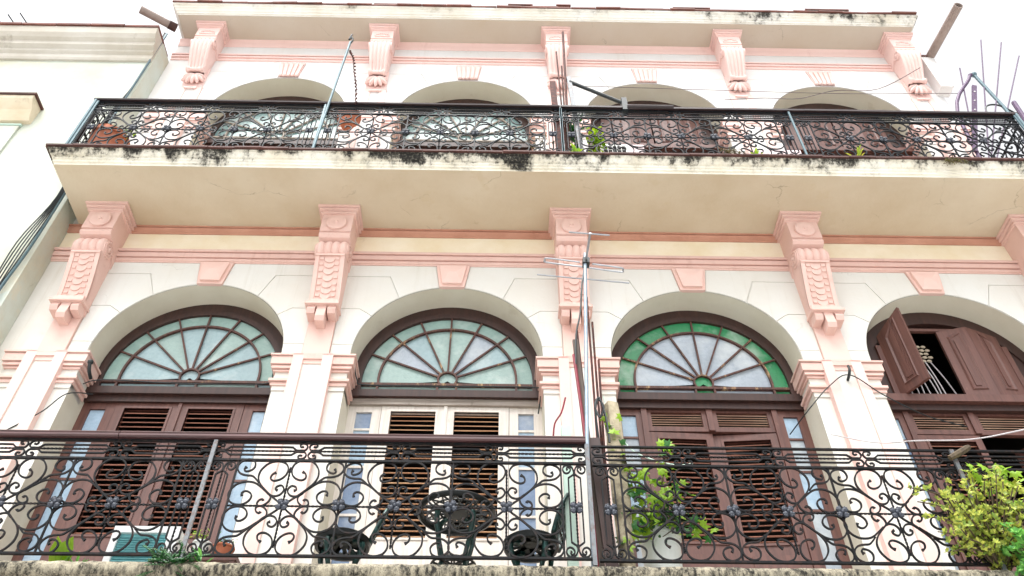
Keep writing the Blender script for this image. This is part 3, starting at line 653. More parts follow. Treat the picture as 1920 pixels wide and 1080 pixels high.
def door_plain(cx, wm, sm, gm, cuts, beadm):
    d = put('door', MB().box(-.985, .985, DY + .001, DY + .05, 5.446, 5.52), wm, bld, T(cx))
    sidelights(d, cx, wm, gm, cuts)
    for x0, x1, o0, o1 in ((-.64, .002, -.545, -.095), (.008, .64, .092, .54)):
        put('door_leaf', leaf_frame(x0, x1, LF, 5.445, o0, o1, 3.965, 5.375, -.006), wm, d, T(cx))
        put('leaf_bead', bead(o0, o1, 3.965, 5.375, .022, -.014), beadm, d, T(cx))
        slat_set(d, cx, o0, o1, 3.97, 5.37, sm)
        put('lower_panel', MB().box(o0 + .02, o1 - .02, DY - .016, DY, 3.05, 3.86), wm, d, T(cx))
    put('cover_strip', MB().box(-.014, .02, DY - .022, DY - .007, LF, 5.44), wm, d, T(cx))
    return d
door_plain(bays[0], M['brown'], M['slat_brown'], [M['glass_side']], (4.55,), M['brown'])
door_plain(bays[1], M['whitewood'], M['slat_orange'], [M['glass_dark'], M['glass_side'], M['glass_dark']], (5.16, 4.72, 4.2), M['whitewood'])
def door_transomed(cx, leaves, gm):
    wm = M['brown']; d = put('door', MB().box(-.985, .985, DY + .001, DY + .05, 5.446, 5.53).box(-.69, -.635, DY - .02, DY + .05, LF, 5.444).box(.635, .69, DY - .02, DY + .05, LF, 5.444).box(-.03, .03, DY - .018, DY + .05, 5.18, 5.444), wm, bld, T(cx))
    sidelights(d, cx, wm, gm, (5.10, 4.72, 4.3), ((-.893, -.745), (.745, .89)))
    for x0, x1, s in ((-.634, -.031, -1), (.031, .634, 1)):
        put('transom_leaf', leaf_frame(x0, x1, 5.18, 5.443, x0 + .045, x1 - .045, 5.235, 5.415, .004), wm, d, T(cx))
        slat_set(d, cx, x0 + .045, x1 - .045, 5.237, 5.413, M['slat_pale'], .03)
    for x0, x1, s, ang in leaves:
        h = x0 if s < 0 else x1
        X = T(h, DY, 0) @ Matrix.Rotation(R(ang) * (-s), 4, 'Z') @ T(-h, -DY, 0)
        put('door_leaf', leaf_frame(x0, x1, LF, 5.165, x0 + .095, x1 - .075, 3.965, 5.085, .0), wm, d, T(cx) @ X)
        put('leaf_bead', bead(x0 + .095, x1 - .075, 3.965, 5.085, .024, -.01), wm, d, T(cx) @ X)
        slat_set(d, cx, x0 + .095, x1 - .075, 3.97, 5.08, M['slat_brown'], .0555, X)
        put('lower_panel', MB().box(x0 + .13, x1 - .11, DY - .014, DY + .01, 3.05, 3.84), wm, d, T(cx) @ X)
    return d
door_transomed(bays[2], ((-.632, .0, -1, 2), (.004, .632, 1, 5)), [M['glass_side'], M['glass_c']])
door_transomed(bays[3], ((-.632, .0, -1, 0), (.3, .632, 1, 62)), [M['glass_side'], M['glass_dark']])

# arched shutters (bay 4 of the lower storey, bays 3 and 4 above)
def shutter_leaf(w, hl, hr, X, parent, mat):
    # panelled leaf: width w, heights at hinge and free side, a raised field
    def poly(i): return [(i, i), (w - i, i), (w - i, hr - i), (i, hl - i)]
    lf = put('shutter_leaf', MB().prism(poly(0), 0, .035), mat, parent, X)
    a, b = poly(.085), poly(.115); mbp = MB()
    for y in (-.0015,):
        vs = [(x_, -.001, z_) for x_, z_ in a] + [(x_, -.014, z_) for x_, z_ in [(a[i][0] + (b[i][0] - a[i][0]) * .35, a[i][1] + (b[i][1] - a[i][1]) * .35) for i in range(4)]] + [(x_, -.001, z_) for x_, z_ in b]
        mbp.add(vs, [(i, (i + 1) % 4, 4 + (i + 1) % 4, 4 + i) for i in range(4)] + [(4 + i, 4 + (i + 1) % 4, 8 + (i + 1) % 4, 8 + i) for i in range(4)])
    mbp.prism(poly(.14), -.01, .01)
    put('shutter_panel', mbp, mat, parent, X); return lf
def shutters(cx, c, layout, mat='brown'):
    hz = c - .10
    fr = put('arched_shutter', MB().sector(0, hz, .90, 1.16, R(-6), R(186), REV, REV + .1, 40), M['brown_dark'], bld, T(cx), 40)
    put('transom', MB().box(-.975, .975, REV - .06, REV + .12, hz - .255, hz - .165), M[mat], fr, T(cx))
    put('transom_lip', MB().box(-.975, .975, REV - .005, REV + .12, hz - .33, hz - .255), M['brown_dark'], fr, T(cx))
    put('shutter_rail', MB().box(-.62, .75, REV + .01, REV + .05, hz + .79, hz + .83), M[mat], fr, T(cx))
    for x in (-.68, .70): put('shutter_post', MB().box(x - .028, x + .028, REV - .01, REV + .06, hz - .165, hz + .55), M[mat], fr, T(cx))
    for s in (-1, 1): put('side_panel', MB().prism([(s * .7, hz - .165), (s * .97, hz - .165), (s * .97, hz + .1), (s * .86, hz + .4), (s * .7, hz + .6)], REV + .02, REV + .05), M['brown_dark'], fr, T(cx))
    for x, y, w, hl, hr, ang in layout:
        shutter_leaf(w, hl, hr, T(cx + x, y, hz - .16) @ Matrix.Rotation(R(ang), 4, 'Z'), fr, M[mat])
    return fr
sh = shutters(bays[3], LC, ((-.655, REV - .01, .35, .84, 1.0, -60), (.03, REV - .01, .335, .92, .98, -5), (.365, REV - .04, .31, .98, .86, 7)))
shutters(bays[2], UC, ((-.655, REV - .01, .33, .84, .95, -8), (-.32, REV - .04, .33, .95, .98, 6), (.03, REV - .01, .335, .98, .95, -6), (.365, REV - .04, .31, .95, .84, 8)))
shutters(bays[3], UC, ((-.655, REV - .01, .33, .84, .95, -5), (-.32, REV - .03, .33, .95, .98, 4), (.03, REV - .01, .335, .98, .95, -8), (.365, REV - .05, .31, .95, .84, 9)))
# upper doors below the transoms
for b, mt in zip(bays, ('reveal', 'reveal', 'brown', 'brown')):
    d = put('door', MB().box(-.985, .985, DY + .03, DY + .06, UF, 9.98), M['brown_dark'], bld, T(b))
    for x0, x1 in ((-.95, -.48), (-.475, -.005), (.0, .47), (.475, .95)):
        put('door_panel', MB().box(x0 + .03, x1 - .03, DY, DY + .029, UF + .05, 9.9), M[mt], d, T(b))

# ------------------------------------------------------------------ wrought iron railings
SC = {'A': [(0.11, 0.276), (0.136, 0.258), (0.142, 0.222), (0.113, 0.203), (0.069, 0.217), (0.037, 0.253), (0.027, 0.307), (0.054, 0.357), (0.113, 0.376), (0.178, 0.359), (0.223, 0.304), (0.234, 0.255), (0.228, 0.213), (0.201, 0.165), (0.149, 0.111), (0.098, 0.064), (0.054, 0.029), (0.025, -0.002)],
      'B': [(0.346, 0.309), (0.358, 0.287), (0.342, 0.269), (0.304, 0.281), (0.284, 0.313), (0.297, 0.358), (0.341, 0.376), (0.391, 0.355), (0.412, 0.319), (0.407, 0.282), (0.376, 0.249), (0.332, 0.236), (0.286, 0.232), (0.255, 0.208), (0.224, 0.175)],
      'C': [(0.319, 0.073), (0.325, 0.096), (0.305, 0.113), (0.276, 0.107), (0.251, 0.078), (0.257, 0.037), (0.293, 0.004), (0.339, -0.002), (0.386, 0.016), (0.414, 0.057), (0.417, 0.109), (0.389, 0.162), (0.344, 0.191), (0.292, 0.196), (0.243, 0.183), (0.194, 0.147), (0.141, 0.1)],
      'D': [(0.158, 0.036), (0.166, 0.048), (0.188, 0.037), (0.198, 0.008), (0.181, -0.009), (0.15, -0.004), (0.12, 0.024), (0.109, 0.059), (0.12, 0.082), (0.141, 0.1)],
      'E': [(0.069, 0.119), (0.086, 0.126), (0.08, 0.149), (0.05, 0.16), (0.028, 0.139), (0.026, 0.11), (0.05, 0.079), (0.087, 0.07), (0.12, 0.082), (0.145, 0.106)]}
PH = .785       # height of the scroll field
def iron_set(mat):
    S = {}
    for k_, pts in SC.items():
        S[k_] = MB().flat(cr([(x - .012, z + .011) for x, z in pts], 3), .0118, .013, 0, .7).mesh('scroll', mat)
    mb = MB().twist((0, 0, -.33), (0, 0, .33), .012).twist((-.405, 0, 0), (.405, 0, 0), .012)
    S['panel'] = mb.mesh('scroll_panel', mat)
    S['upright'] = MB().box(-.006, .006, -.008, .008, -PH / 2, PH / 2).mesh('upright', mat)
    mb = MB()
    for a in range(4):
        q = R(45 + 90 * a); mb.ball((.027 * math.cos(q), -.004, .027 * math.sin(q)), .023, (1, .9, 1), 7, 5)
        for j in range(3):
            w_ = q + (j - 1) * .8; mb.ball((.027 * math.cos(q) + .017 * math.cos(w_), -.012, .027 * math.sin(q) + .017 * math.sin(w_)), .011, (1, 1, 1), 5, 4)
    mb.ball((0, -.018, 0), .014, (1, 1, 1), 6, 4); S['rosette'] = mb.mesh('rosette', M['rosette'], 60)
    mb = MB()      # narrow group: bars, twisted middle, curls top and bottom
    mb.twist((0, 0, -.30), (0, 0, .30), .011)
    S['group'] = mb.mesh('baluster_group', mat)
    def curl(sx, sz):
        pts = [(.048, .335), (.055, .345), (.048, .36), (.032, .355), (.027, .335), (.04, .312), (.062, .306), (.08, .322), (.083, .35), (.066, .374), (.04, .376), (.016, .36), (.004, .325), (.008, .295), (.04, .268), (.045, .24), (.045, 0.0)]
        return [(sx * x, sz * z) for x, z in pts]
    S['curls'] = [MB().flat(cr(curl(sx, sz), 3), .0105, .013, 0, .5).mesh('curl_bar', mat) for sx in (-1, 1) for sz in (-1, 1)]
    return S
FH = .155       # frieze height
def frieze_curl(L, s, t):
    h = FH / 2 - .006; e = L / 2
    pts = [(e - .04, h * .62), (e - .052, h * .52), (e - .064, h * .62), (e - .064, h * .85), (e - .045, h * .98), (e - .018, h * .85), (e - .008, h * .5), (e - .022, h * .14), (e - .05, .008), (e - .085, h * .12), (e - .115, h * .42), (e - .14, h * .5), (0, h * .5)]
    return [(s * x, t * z) for x, z in pts]
def railing(name, label, post_xs, y, zb, mat, matpost, ends=(True, True), pw=.015):
    """front railing between consecutive posts; zb = bottom bar height"""
    S = iron_set(mat); x0, x1 = post_xs[0], post_xs[-1]
    rt = thing(name, ((x0 + x1) / 2, y, zb), label, 'railing')
    put('bottom_bar', MB().box(x0, x1, y - .012, y + .012, zb - .008, zb + .008), mat, rt)
    put('middle_bar', MB().box(x0, x1, y - .012, y + .012, zb + PH - .008, zb + PH + .008), mat, rt)
    put('upper_bar', MB().box(x0, x1, y - .011, y + .011, zb + PH + FH + .008, zb + PH + FH + .022), mat, rt)
    for i, x in enumerate(post_xs):
        if (i == 0 and not ends[0]) or (i == len(post_xs) - 1 and not ends[1]): continue
        put('post', MB().box(x - pw, x + pw, y - .03, y - .0125, zb - .06, zb + PH + FH + .01), matpost, rt)
    zc = zb + PH / 2
    for i in range(len(post_xs) - 1):
        a, b = post_xs[i], post_xs[i + 1]; n = 3; gw = .205; uw = (b - a - 2 * gw) / n; sx = uw / .81
        for k_ in range(n):
            cx = a + gw + uw * (k_ + .5); X0 = T(cx + jit(.003), y, zc) @ Matrix.Diagonal((sx, 1, 1, 1))
            pn = link('scroll_panel', S['panel'], rt, X0)
            for q in 'ABCDE':
                for mx in (1, -1):
                    for mz in (1, -1):
                        link('scroll', S[q], pn, X0 @ Matrix.Diagonal((mx * (1 + jit(.012)), 1, mz * (1 + jit(.012)), 1)) @ Matrix.Rotation(jit(.018), 4, 'Y') @ Matrix.Rotation(jit(.02), 4, 'X'))
            link('rosette', S['rosette'], rt, T(cx, y - .012, zc) @ Matrix.Rotation(jit(.3), 4, 'Y'))
            link('upright', S['upright'], rt, T(cx - uw / 2, y + .001, zc))
            if k_: link('rosette', S['rosette'], rt, T(cx - uw / 2, y - .012, zc) @ Matrix.Rotation(jit(.3), 4, 'Y'))
        link('upright', S['upright'], rt, T(b - gw, y + .001, zc))
        for gx in (a + gw / 2 + .004, b - gw / 2 - .004):
            g_ = link('baluster_group', S['group'], rt, T(gx, y, zc)); link('rosette', S['rosette'], rt, T(gx, y - .012, zc))
            for me in S['curls']: link('curl_bar', me, g_, T(gx, y, zc))
        L = (b - a) / 4; zf = zb + PH + .008 + FH / 2
        fm = [MB().flat(cr(frieze_curl(L, s, t), 3), .0115, .013, 0, .5).mesh('frieze_bar', mat) for s in (-1, 1) for t in (-1, 1)]
        tw = MB().twist((-L / 2 + .04, 0, 0), (L / 2 - .04, 0, 0), .012).mesh('twisted_bar', mat)
        for k_ in range(4):
            cx = a + L * (k_ + .5); g_ = link('twisted_bar', tw, rt, T(cx, y, zf))
            for me in fm: link('frieze_bar', me, g_, T(cx, y, zf))
    return rt
def side_panel(rt, x, y0, y1, zb, mat, S):   # return of a railing towards the wall (runs in y)
    Xs = T(x, (y0 + y1) / 2, zb + PH / 2) @ Matrix.Rotation(R(90), 4, 'Z')
    for z in (zb, zb + PH, zb + PH + FH + .015): put('return_bar', MB().box(x - .011, x + .011, y0, y1, z - .008, z + .008), mat, rt)
    pn = link('scroll_panel', S['panel'], rt, Xs)
    for q in 'ABCDE':
        for mx in (1, -1):
            for mz in (1, -1): link('scroll', S[q], pn, Xs @ Matrix.Diagonal((mx, 1, mz, 1)))
    link('rosette', S['rosette'], rt, Xs)
    for yy in (y0 + .01, y1 - .01): put('post', MB().box(x - .014, x + .014, yy - .014, yy + .014, zb - .05, zb + PH + FH + .02), mat, rt)

LRY, LRZ, URY, URZ = -1.10, 2.99, -.955, 8.065
lp = [-.45, 2.385, 5.22]
r1 = railing('balcony_railing', 'black scrollwork railing with mauve wooden handrail round the lower left balcony', lp, LRY, LRZ, M['iron'], M['iron_grey'])
hy0, hy1 = LRY - .045, LRY + .045
for x0, x1 in ((-1.0, 1.632), (1.638, 5.215)):
    put('handrail', MB().extr_x([(hy0 + .01, LRZ + PH + FH + .024), (hy0, LRZ + PH + FH + .035), (hy0, LRZ + PH + FH + .05), (hy0 + .012, LRZ + PH + FH + .056), (hy0 + .004, LRZ + PH + FH + .068), (hy0 + .02, LRZ + PH + FH + .085), (hy1 - .02, LRZ + PH + FH + .085), (hy1, LRZ + PH + FH + .06), (hy1, LRZ + PH + FH + .024)], x0, x1), M['rail'], r1)
r2 = railing('balcony_railing', 'black scrollwork railing without handrail round the lower right balcony', [5.255, 8.035, 10.87], LRY, LRZ - .012, M['iron'], M['iron_grey'], (False, True))
r3 = railing('balcony_railing', 'dark scrollwork railing of the upper left balcony with its corner return', [-.345, 2.39, 5.225], URY, URZ, M['iron_up'], M['cable_teal'], pw=.011)
side_panel(r3, -.345, URY + .02, -.10, URZ, M['iron_up'], iron_set(M['iron_up']))
zt = URZ + PH + FH + .024
put('handrail', MB().extr_x([(URY - .04, zt), (URY - .045, zt + .02), (URY - .03, zt + .042), (URY + .04, zt + .042), (URY + .05, zt)], -.40, 5.222), M['rail_dark'], r3)
put('corner_post', MB().tube([(-.375, URY - .03, URZ - .03), (-.375, URY - .03, zt)], .016, 8), M['cable_teal'], r3)
r4 = railing('balcony_railing', 'dark scrollwork railing of the upper right balcony ending at a corner return', [5.23, 8.0, 10.76], URY, URZ - .008, M['iron_up'], M['cable_teal'], (True, True), .011)
side_panel(r4, 10.76, URY + .02, -.10, URZ, M['iron_up'], iron_set(M['iron_up']))
for x0, x1, dz in ((5.228, 6.42, .0), (6.425, 8.2, -.006), (8.205, 10.82, -.002)):
    put('handrail', MB().extr_x([(URY - .038, zt + dz), (URY - .04, zt + .03 + dz), (URY - .03, zt + .045 + dz), (URY + .04, zt + .045 + dz), (URY + .045, zt + dz)], x0, x1), M['rail_dark'], r4)
put('corner_post', MB().tube([(10.79, URY - .03, URZ - .03), (10.79, URY - .03, zt)], .016, 8), M['cable_teal'], r4)

# ------------------------------------------------------------------ neighbouring building on the left
nb = thing('neighbour_building', (-6, 1, GZ), 'pale mint plastered building with stepped cornice at the left edge', 'building')
NY = -.30
put('wall', MB().box(-14, XL - .002, NY, 3.0, GZ, 11.75), M['nb_wall'], nb)
put('cornice', MB().extr_x([(NY + .02, 11.18), (NY - .03, 11.18), (NY - .05, 11.22), (NY - .05, 11.30), (NY - .09, 11.33), (NY - .09, 11.38), (NY - .15, 11.42), (NY - .15, 11.50), (NY - .20, 11.53), (NY - .24, 11.60), (NY - .26, 11.70), (NY - .26, 11.735), (NY + .02, 11.735)], -14, -.56), M['nb_corn'], nb)
x = -13.8
tn = MB().box(-.245, .245, 0, .5, 0, .045).mesh('roof_tile', M['tile_red'])
while x < -.7: link('roof_tile', tn, nb, T(x, NY - .285 + jit(.01), 11.738 + jit(.004))); x += .5
put('roof_slab', MB().box(-14, -.8, NY - .1, 3.0, 11.80, 11.9), M['tile'], nb)
hd = put('window_hood', MB().extr_x([(NY + .01, 9.52), (NY - .06, 9.52), (NY - .10, 9.60), (NY - .13, 9.68), (NY - .20, 9.76), (NY - .23, 9.80), (NY - .23, 9.86), (NY + .01, 9.86)], -3.6, -1.62), M['nb_hood'], nb)
put('hood_tile', MB().box(-3.62, -1.59, NY - .255, NY + .0, 9.862, 9.89), M['tile'], hd)
put('window_surround', MB().box(-3.5, -1.72, NY - .03, NY + .0, 7.0, 9.44), M['nb_wall'], nb)
put('window_lintel', MB().box(-3.5, -1.70, NY - .04, NY + .0, 9.45, 9.475), M['pale_green'], nb)

# low side structure beyond the right end of the upper balcony
lowr = thing('rooftop_wall', (11.8, .5, 8.0), 'low olive stucco wall beside the upper right balcony end', 'wall')
put('wall', MB().box(11.06, 13.5, .12, .4, 7.9, 9.55), M['olive'], lowr)
put('coping', MB().box(11.05, 13.5, .08, .42, 9.551, 9.62), M['pink'], lowr)

# ------------------------------------------------------------------ rain spouts
def spout(label, a, b, r):
    t = thing('rain_spout', a, label, 'pipe'); a, b = Vector(a), Vector(b); d = (b - a).normalized(); nn = d.orthogonal().normalized(); bb = d.cross(nn); vs = []; n = 18
    for c_, q in ((a, r), (b, r), (b, r * .8), (a + d * .1, r * .8)):
        for k_ in range(n): vs.append(c_ + (nn * math.cos(2 * math.pi * k_ / n) + bb * math.sin(2 * math.pi * k_ / n)) * q)
    put('pipe', MB().add(vs, [(i * n + k_, i * n + (k_ + 1) % n, (i + 1) * n + (k_ + 1) % n, (i + 1) * n + k_) for i in range(3) for k_ in range(n)] + [tuple(range(3 * n, 4 * n))]), M['concrete_pipe'], t, None, 40)
    put('collar', MB().tube([a - d * .02, a + d * .1], r * 1.12, 18), M['tile'], t, None, 40)
spout('grey rain spout poking out above the left neighbour roof', (-.57, -.25, 12.36), (-1.0, -.57, 12.30), .062)
spout('long grey rain spout jutting up from the right end of the facade', (11.08, -.02, 12.02), (11.16, -1.04, 11.90), .066)

# ------------------------------------------------------------------ cables and wires
cb = thing('cable_bundle', (-.6, -.36, 3), 'bundle of dark cables hanging down the joint between the two buildings', 'cable')
for i in range(6):
    o = i * .018; sway = random.uniform(.02, .09)
    p_ = [(-.57 - o * .3, -.33 - o * .2, 12.0), (-.58, -.33, 10.6), (-.60 - o * .5, -.34 - o, 9.0), (-.58 - o * .3, -.35 - o * .5, 7.9), (-.58 - o * 1.1, -.36 - o, 7.0), (-.60 - sway * .4 - o * 1.2, -.36, 6.2 + jit(.1)), (-.60 - o, -.37, 5.3), (-.60 - o, -.37, 4.0)]
    put('cable', MB().tube(cr(p_, 5), .0075 if i else .016, 6), M['cable'] if i else M['cable_teal'], cb, None, 60)
def wire(label, pts, r, mat, cat='wire', name='wire'):
    return tag(put(name, MB().tube(cr(pts, 6), r, 5), mat, None, None, 60), label, cat)
wire('black wire arching over the fourth pier capital of the lower storey', [(7.40, .26, 5.10), (7.53, -.06, 5.17), (7.78, -.11, 5.42), (8.01, -.12, 5.55), (8.30, -.06, 5.35), (8.75, .12, 5.24), (9.2, .26, 5.22)], .006, M['cable'])
wire('white clothes line sagging across the fourth lower doorway', [(7.64, -.09, 4.84), (7.9, -.35, 4.56), (8.12, -.6, 4.40), (8.5, -.75, 4.31), (8.9, -.9, 4.31), (9.6, -1.0, 4.42)], .006, M['white_cord'])
wire('thin black wire drooping left from the first lower capital', [(-.3, -.05, 4.55), (.02, -.06, 4.82), (.25, -.07, 5.02), (.39, -.06, 5.24), (.54, .1, 5.37)], .006, M['cable'])
wire('thin grey wire looping across the fourth upper arch', [(10.6, -.38, 11.25), (9.9, -.25, 10.85), (9.3, -.2, 10.87), (8.7, -.22, 10.6), (8.2, -.25, 10.55), (7.6, -.3, 10.4)], .006, M['wire'])
wire('thin pale wire stretched level across the two right upper arches', [(5.5, -.3, 10.72), (7.5, -.3, 10.66), (9.3, -.3, 10.62), (11.1, -.2, 10.85)], .005, M['wire'])
wire('black cable along the transom of the second lower doorway', [(3.06, -.02, 5.78), (3.10, .12, 5.62), (3.2, .16, 5.58), (4.0, .165, 5.575), (4.85, .165, 5.58), (4.95, .14, 5.5), (4.93, .24, 5.3)], .007, M['cable'])
wire('black cable along the transom of the first lower doorway', [(.40, .10, 5.50), (.55, .165, 5.61), (1.3, .165, 5.575), (2.15, .165, 5.58), (2.25, .1, 5.66), (2.3, -.02, 5.8)], .006, M['cable'])
wire('green cord trailing down the pier beside the third lower doorway', [(5.55, -.05, 5.3), (5.6, -.1, 4.95), (5.75, -.2, 4.55), (6.0, -.5, 4.2), (6.1, -.8, 4.0)], .006, M['pale_green'])
hk = tag(put('wall_hook', MB().tube(cr([(8.0, -.06, 5.53), (8.0, -.13, 5.55), (8.01, -.15, 5.60), (8.02, -.13, 5.66)], 4), .014, 6), M['cable'], None, None, 60), 'small dark iron hook on the fourth lower pilaster', 'hook')
tag(put('wall_hook', MB().tube(cr([(.50, .02, 5.50), (.50, -.06, 5.53), (.49, -.09, 5.60)], 4), .018, 8).ball((.49, -.09, 5.62), .03), M['cable'], None, None, 60), 'dark insulator hook beside the first lower arch', 'hook')

# ------------------------------------------------------------------ aerial and rods on the lower balcony
an = thing('tv_aerial', (5.23, -1.05, LF), 'aluminium television aerial on a tall pale pole at the centre railing', 'antenna')
put('mast', MB().tube([(5.215, -1.05, LF), (5.235, -1.05, 4.0), (5.355, -1.05, 6.25)], .017, 10), M['galv'], an, None, 60)
put('boom', MB().bar((5.37, -1.40, 6.145), (5.345, -.80, 6.14), .02, .02, (0, 0, 1)), M['alu'], an)
put('director', MB().tube([(5.172, -1.4, 6.155), (5.555, -1.368, 6.155)], .008, 6), M['alu'], an)
put('folded_dipole', MB().tube(cr([(5.30, -1.03, 6.15), (4.99, -1.075, 6.15), (4.965, -1.05, 6.15), (4.99, -1.02, 6.15), (5.36, -.965, 6.15), (5.70, -.91, 6.15), (5.725, -.935, 6.15), (5.70, -.965, 6.15), (5.42, -1.01, 6.15)], 5), .008, 6), M['alu'], an, None, 60)
put('reflector', MB().tube([(4.893, -.86, 6.15), (5.807, -.763, 6.15)], .008, 6), M['alu'], an)
put('clamp', MB().box(5.325, 5.39, -1.08, -1.0, 6.10, 6.17), M['cable'], an)
put('feeder_cable', MB().tube(cr([(5.36, -.98, 6.14), (5.31, -1.02, 5.9), (5.27, -1.0, 5.5), (5.22, -.98, 5.24), (5.2, -.96, 4.9)], 5), .009, 5), M['cable'], an, None, 60)
rods = [((5.335, -.92, 4.0), (5.355, -.90, 5.80), .010, 'tallest thin rusty rod behind the aerial pole'), ((5.37, -.88, 4.0), (5.385, -.90, 5.47), .010, 'thin rusty rod right of the aerial pole, second tallest'),
        ((5.385, -.9, 4.0), (5.41, -.90, 5.01), .010, 'shortest rusty rod standing right of the aerial pole'), ((5.285, -.86, 4.0), (5.24, -.90, 5.36), .009, 'leaning rusty rod just left of the aerial pole')]
for a, b, r, lb in rods: tag(put('steel_rod', MB().tube([(a[0], a[1], LF), a, b], r, 6), M['rust']), lb, 'rod')
tag(put('wooden_plank', MB().bar((5.29, -.92, LF), (5.215, -.92, 5.22), .05, .03), M['plank']), 'leaning grey plank tied beside the aerial pole', 'plank')
tag(put('red_tube', MB().tube([(5.25, -.98, LF), (5.235, -.98, 4.1), (5.19, -.95, 5.02)], .014, 8), M['red']), 'dark red tube leaning beside the aerial pole', 'tube')
tag(put('wire_tangle', MB().tube(cr([(5.34, -.98, 4.05), (5.33, -1.0, 4.35), (5.36, -1.0, 4.48), (5.40, -1.0, 4.4), (5.36, -1.0, 4.3), (5.33, -1.0, 4.42), (5.37, -1.0, 4.5), (5.41, -1.0, 4.3), (5.42, -1.0, 4.05)], 6), .009, 5), M['cable']), 'dark looped wire tangle at the foot of the rods', 'wire')
tag(put('bent_wire', MB().tube(cr([(4.98, -.9, 4.1), (5.0, -.9, 4.3), (5.06, -.9, 4.42), (5.10, -.9, 4.58)], 4), .008, 5), M['red']), 'bent red wire rising left of the aerial pole', 'wire')
# crumbling partition post and pale green post
mb = MB(); hs_ = [LF, 3.2, 3.5, 3.8, 4.1, 4.35, 4.5]; vs = []
for z in hs_:
    for a in range(8):
        q = 2 * math.pi * a / 8 + .3; rr_ = .062 + jit(.016); vs.append((5.475 + rr_ * math.cos(q), -.90 + rr_ * 1.2 * math.sin(q), z + jit(.03)))
mb.add(vs, [(i * 8 + k_, i * 8 + (k_ + 1) % 8, (i + 1) * 8 + (k_ + 1) % 8, (i + 1) * 8 + k_) for i in range(len(hs_) - 1) for k_ in range(8)] + [tuple(range(48, 56))])
tag(put('plaster_post', mb, M['rough_plaster'], None, None, 50), 'crumbling mossy plaster post right of the centre railing post', 'post')
tag(put('dark_board', MB().bar((5.36, -.98, LF), (5.30, -.98, 4.1), .09, .03), M['brown_dark']), 'dark upright board behind the centre railing post', 'board')
tag(put('painted_post', MB().box(5.06, 5.14, -.82, -.74, LF, 4.35), M['pale_green']), 'pale green upright post left of the centre railing post', 'post')

# ------------------------------------------------------------------ rods and bars on the upper balcony
pu = thing('iron_pole', (2.43, -.98, UF), 'blue grey iron pole with hook leaning above the upper left railing', 'pole')
put('pole', MB().tube([(2.40, -.99, UF), (2.475, -1.0, 10.55)], .017, 8), M['cable_teal'], pu, None, 60)
put('hook', MB().tube(cr([(2.475, -1.0, 10.5), (2.50, -1.0, 10.6), (2.475, -1.0, 10.68), (2.45, -1.0, 10.62), (2.47, -1.0, 10.76)], 4), .013, 6), M['cable'], pu, None, 60)
ch = thing('hanging_chain', (2.7, -1.0, 9.1), 'dark twisted chain hanging from the upper left iron pole', 'chain')
put('chain', MB().tube([(p[0] + .012 * math.sin(i * 1.9), p[1] + .012 * math.cos(i * 1.9), p[2]) for i, p in enumerate(cr([(2.50, -1.0, 10.32), (2.575, -1.0, 10.12), (2.63, -1.0, 9.8), (2.71, -1.0, 9.4), (2.755, -1.0, 9.0)], 14))], [.006 + .008 * (i % 3 == 0) for i in range(57)], 5), M['rust'], ch)
for a, b, r, lb in (((5.30, -.9, UF), (5.35, -.9, 11.14), .016, 'tall dark rod at the upper balcony divider, highest of the group'), ((5.27, -.88, UF), (5.24, -.88, 10.6), .011, 'thin dark rod at the upper balcony divider, left of the tallest'), ((5.28, -.86, UF), (5.30, -.86, 10.25), .011, 'short dark rod at the upper balcony divider')):
    tag(put('steel_rod', MB().tube([a, b], r, 6), M['rust']), lb, 'rod')
tag(put('angle_iron', MB().bar((5.19, -.92, UF), (5.16, -.92, 9.74), .075, .02), M['rust']), 'brown flat iron strip left of the upper divider rods', 'iron strip')
tag(put('iron_strip', MB().bar((5.45, -.92, UF), (5.37, -.92, 9.85), .055, .03), M['iron_grey']), 'grey iron strip leaning right of the upper divider rods', 'iron strip')
bar_ = thing('awning_bar', (5.7, -.92, 9.2), 'black bar slanting down to the upper right handrail', 'bar')
put('bar', MB().tube([(5.38, -.92, 9.74), (6.0, -.94, 9.22)], .024, 8), M['cable'], bar_); put('clamp', MB().box(5.985, 6.05, -1.0, -.9, 8.98, 9.25), M['cable'], bar_)
put('socket', MB().tube([(6.04, -1.0, 9.03), (6.6, -1.0, 9.03)], .03, 8), M['rail_dark'], bar_)

# rods and pipes at the upper right
for a, b, lb in (((10.93, -.5, UF), (11.70, -.5, 11.90), 'leftmost tall thin rod against the white sky at right'), ((11.05, -.5, UF), (11.98, -.5, 11.83), 'middle tall thin rod against the white sky at right'), ((11.2, -.5, UF), (12.07, -.5, 11.42), 'rightmost tall thin rod against the white sky at right'), ((10.70, -.5, UF), (11.05, -.5, 11.03), 'short thin rod crossing the bent pipe at right')):
    d = Vector(b) - Vector((a[0], a[1], 9.8)); a0 = Vector((a[0], a[1], 9.8)) - d.normalized() * (1.75)
    tag(put('steel_rod', MB().tube([a0, b], .0095, 6), M['purple']), lb, 'rod')
bp = thing('bent_pipe', (10.9, -.5, UF), 'bent grey pipe with an elbow above the upper right railing', 'pipe')
put('riser', MB().tube(cr([(10.4, -.5, UF), (10.57, -.5, 9.85), (11.06, -.5, 10.72), (11.11, -.5, 10.83), (11.17, -.5, 10.85)], 5), .024, 8), M['purple'], bp, None, 60)
put('elbow', MB().ball((11.18, -.5, 10.85), .042), M['cable_teal'], bp, None, 60)
put('arm', MB().tube([(11.18, -.5, 10.84), (11.25, -.5, 9.95), (11.25, -.5, 9.75)], .022, 8), M['cable_teal'], bp, None, 60)
pb = thing('perforated_bar', (10.7, -.52, UF), 'purple perforated bar leaning beside the bent pipe', 'bar')
put('bar', MB().bar((10.42, -.52, 8.9), (11.04, -.52, 10.5), .06, .03), M['purple'], pb)
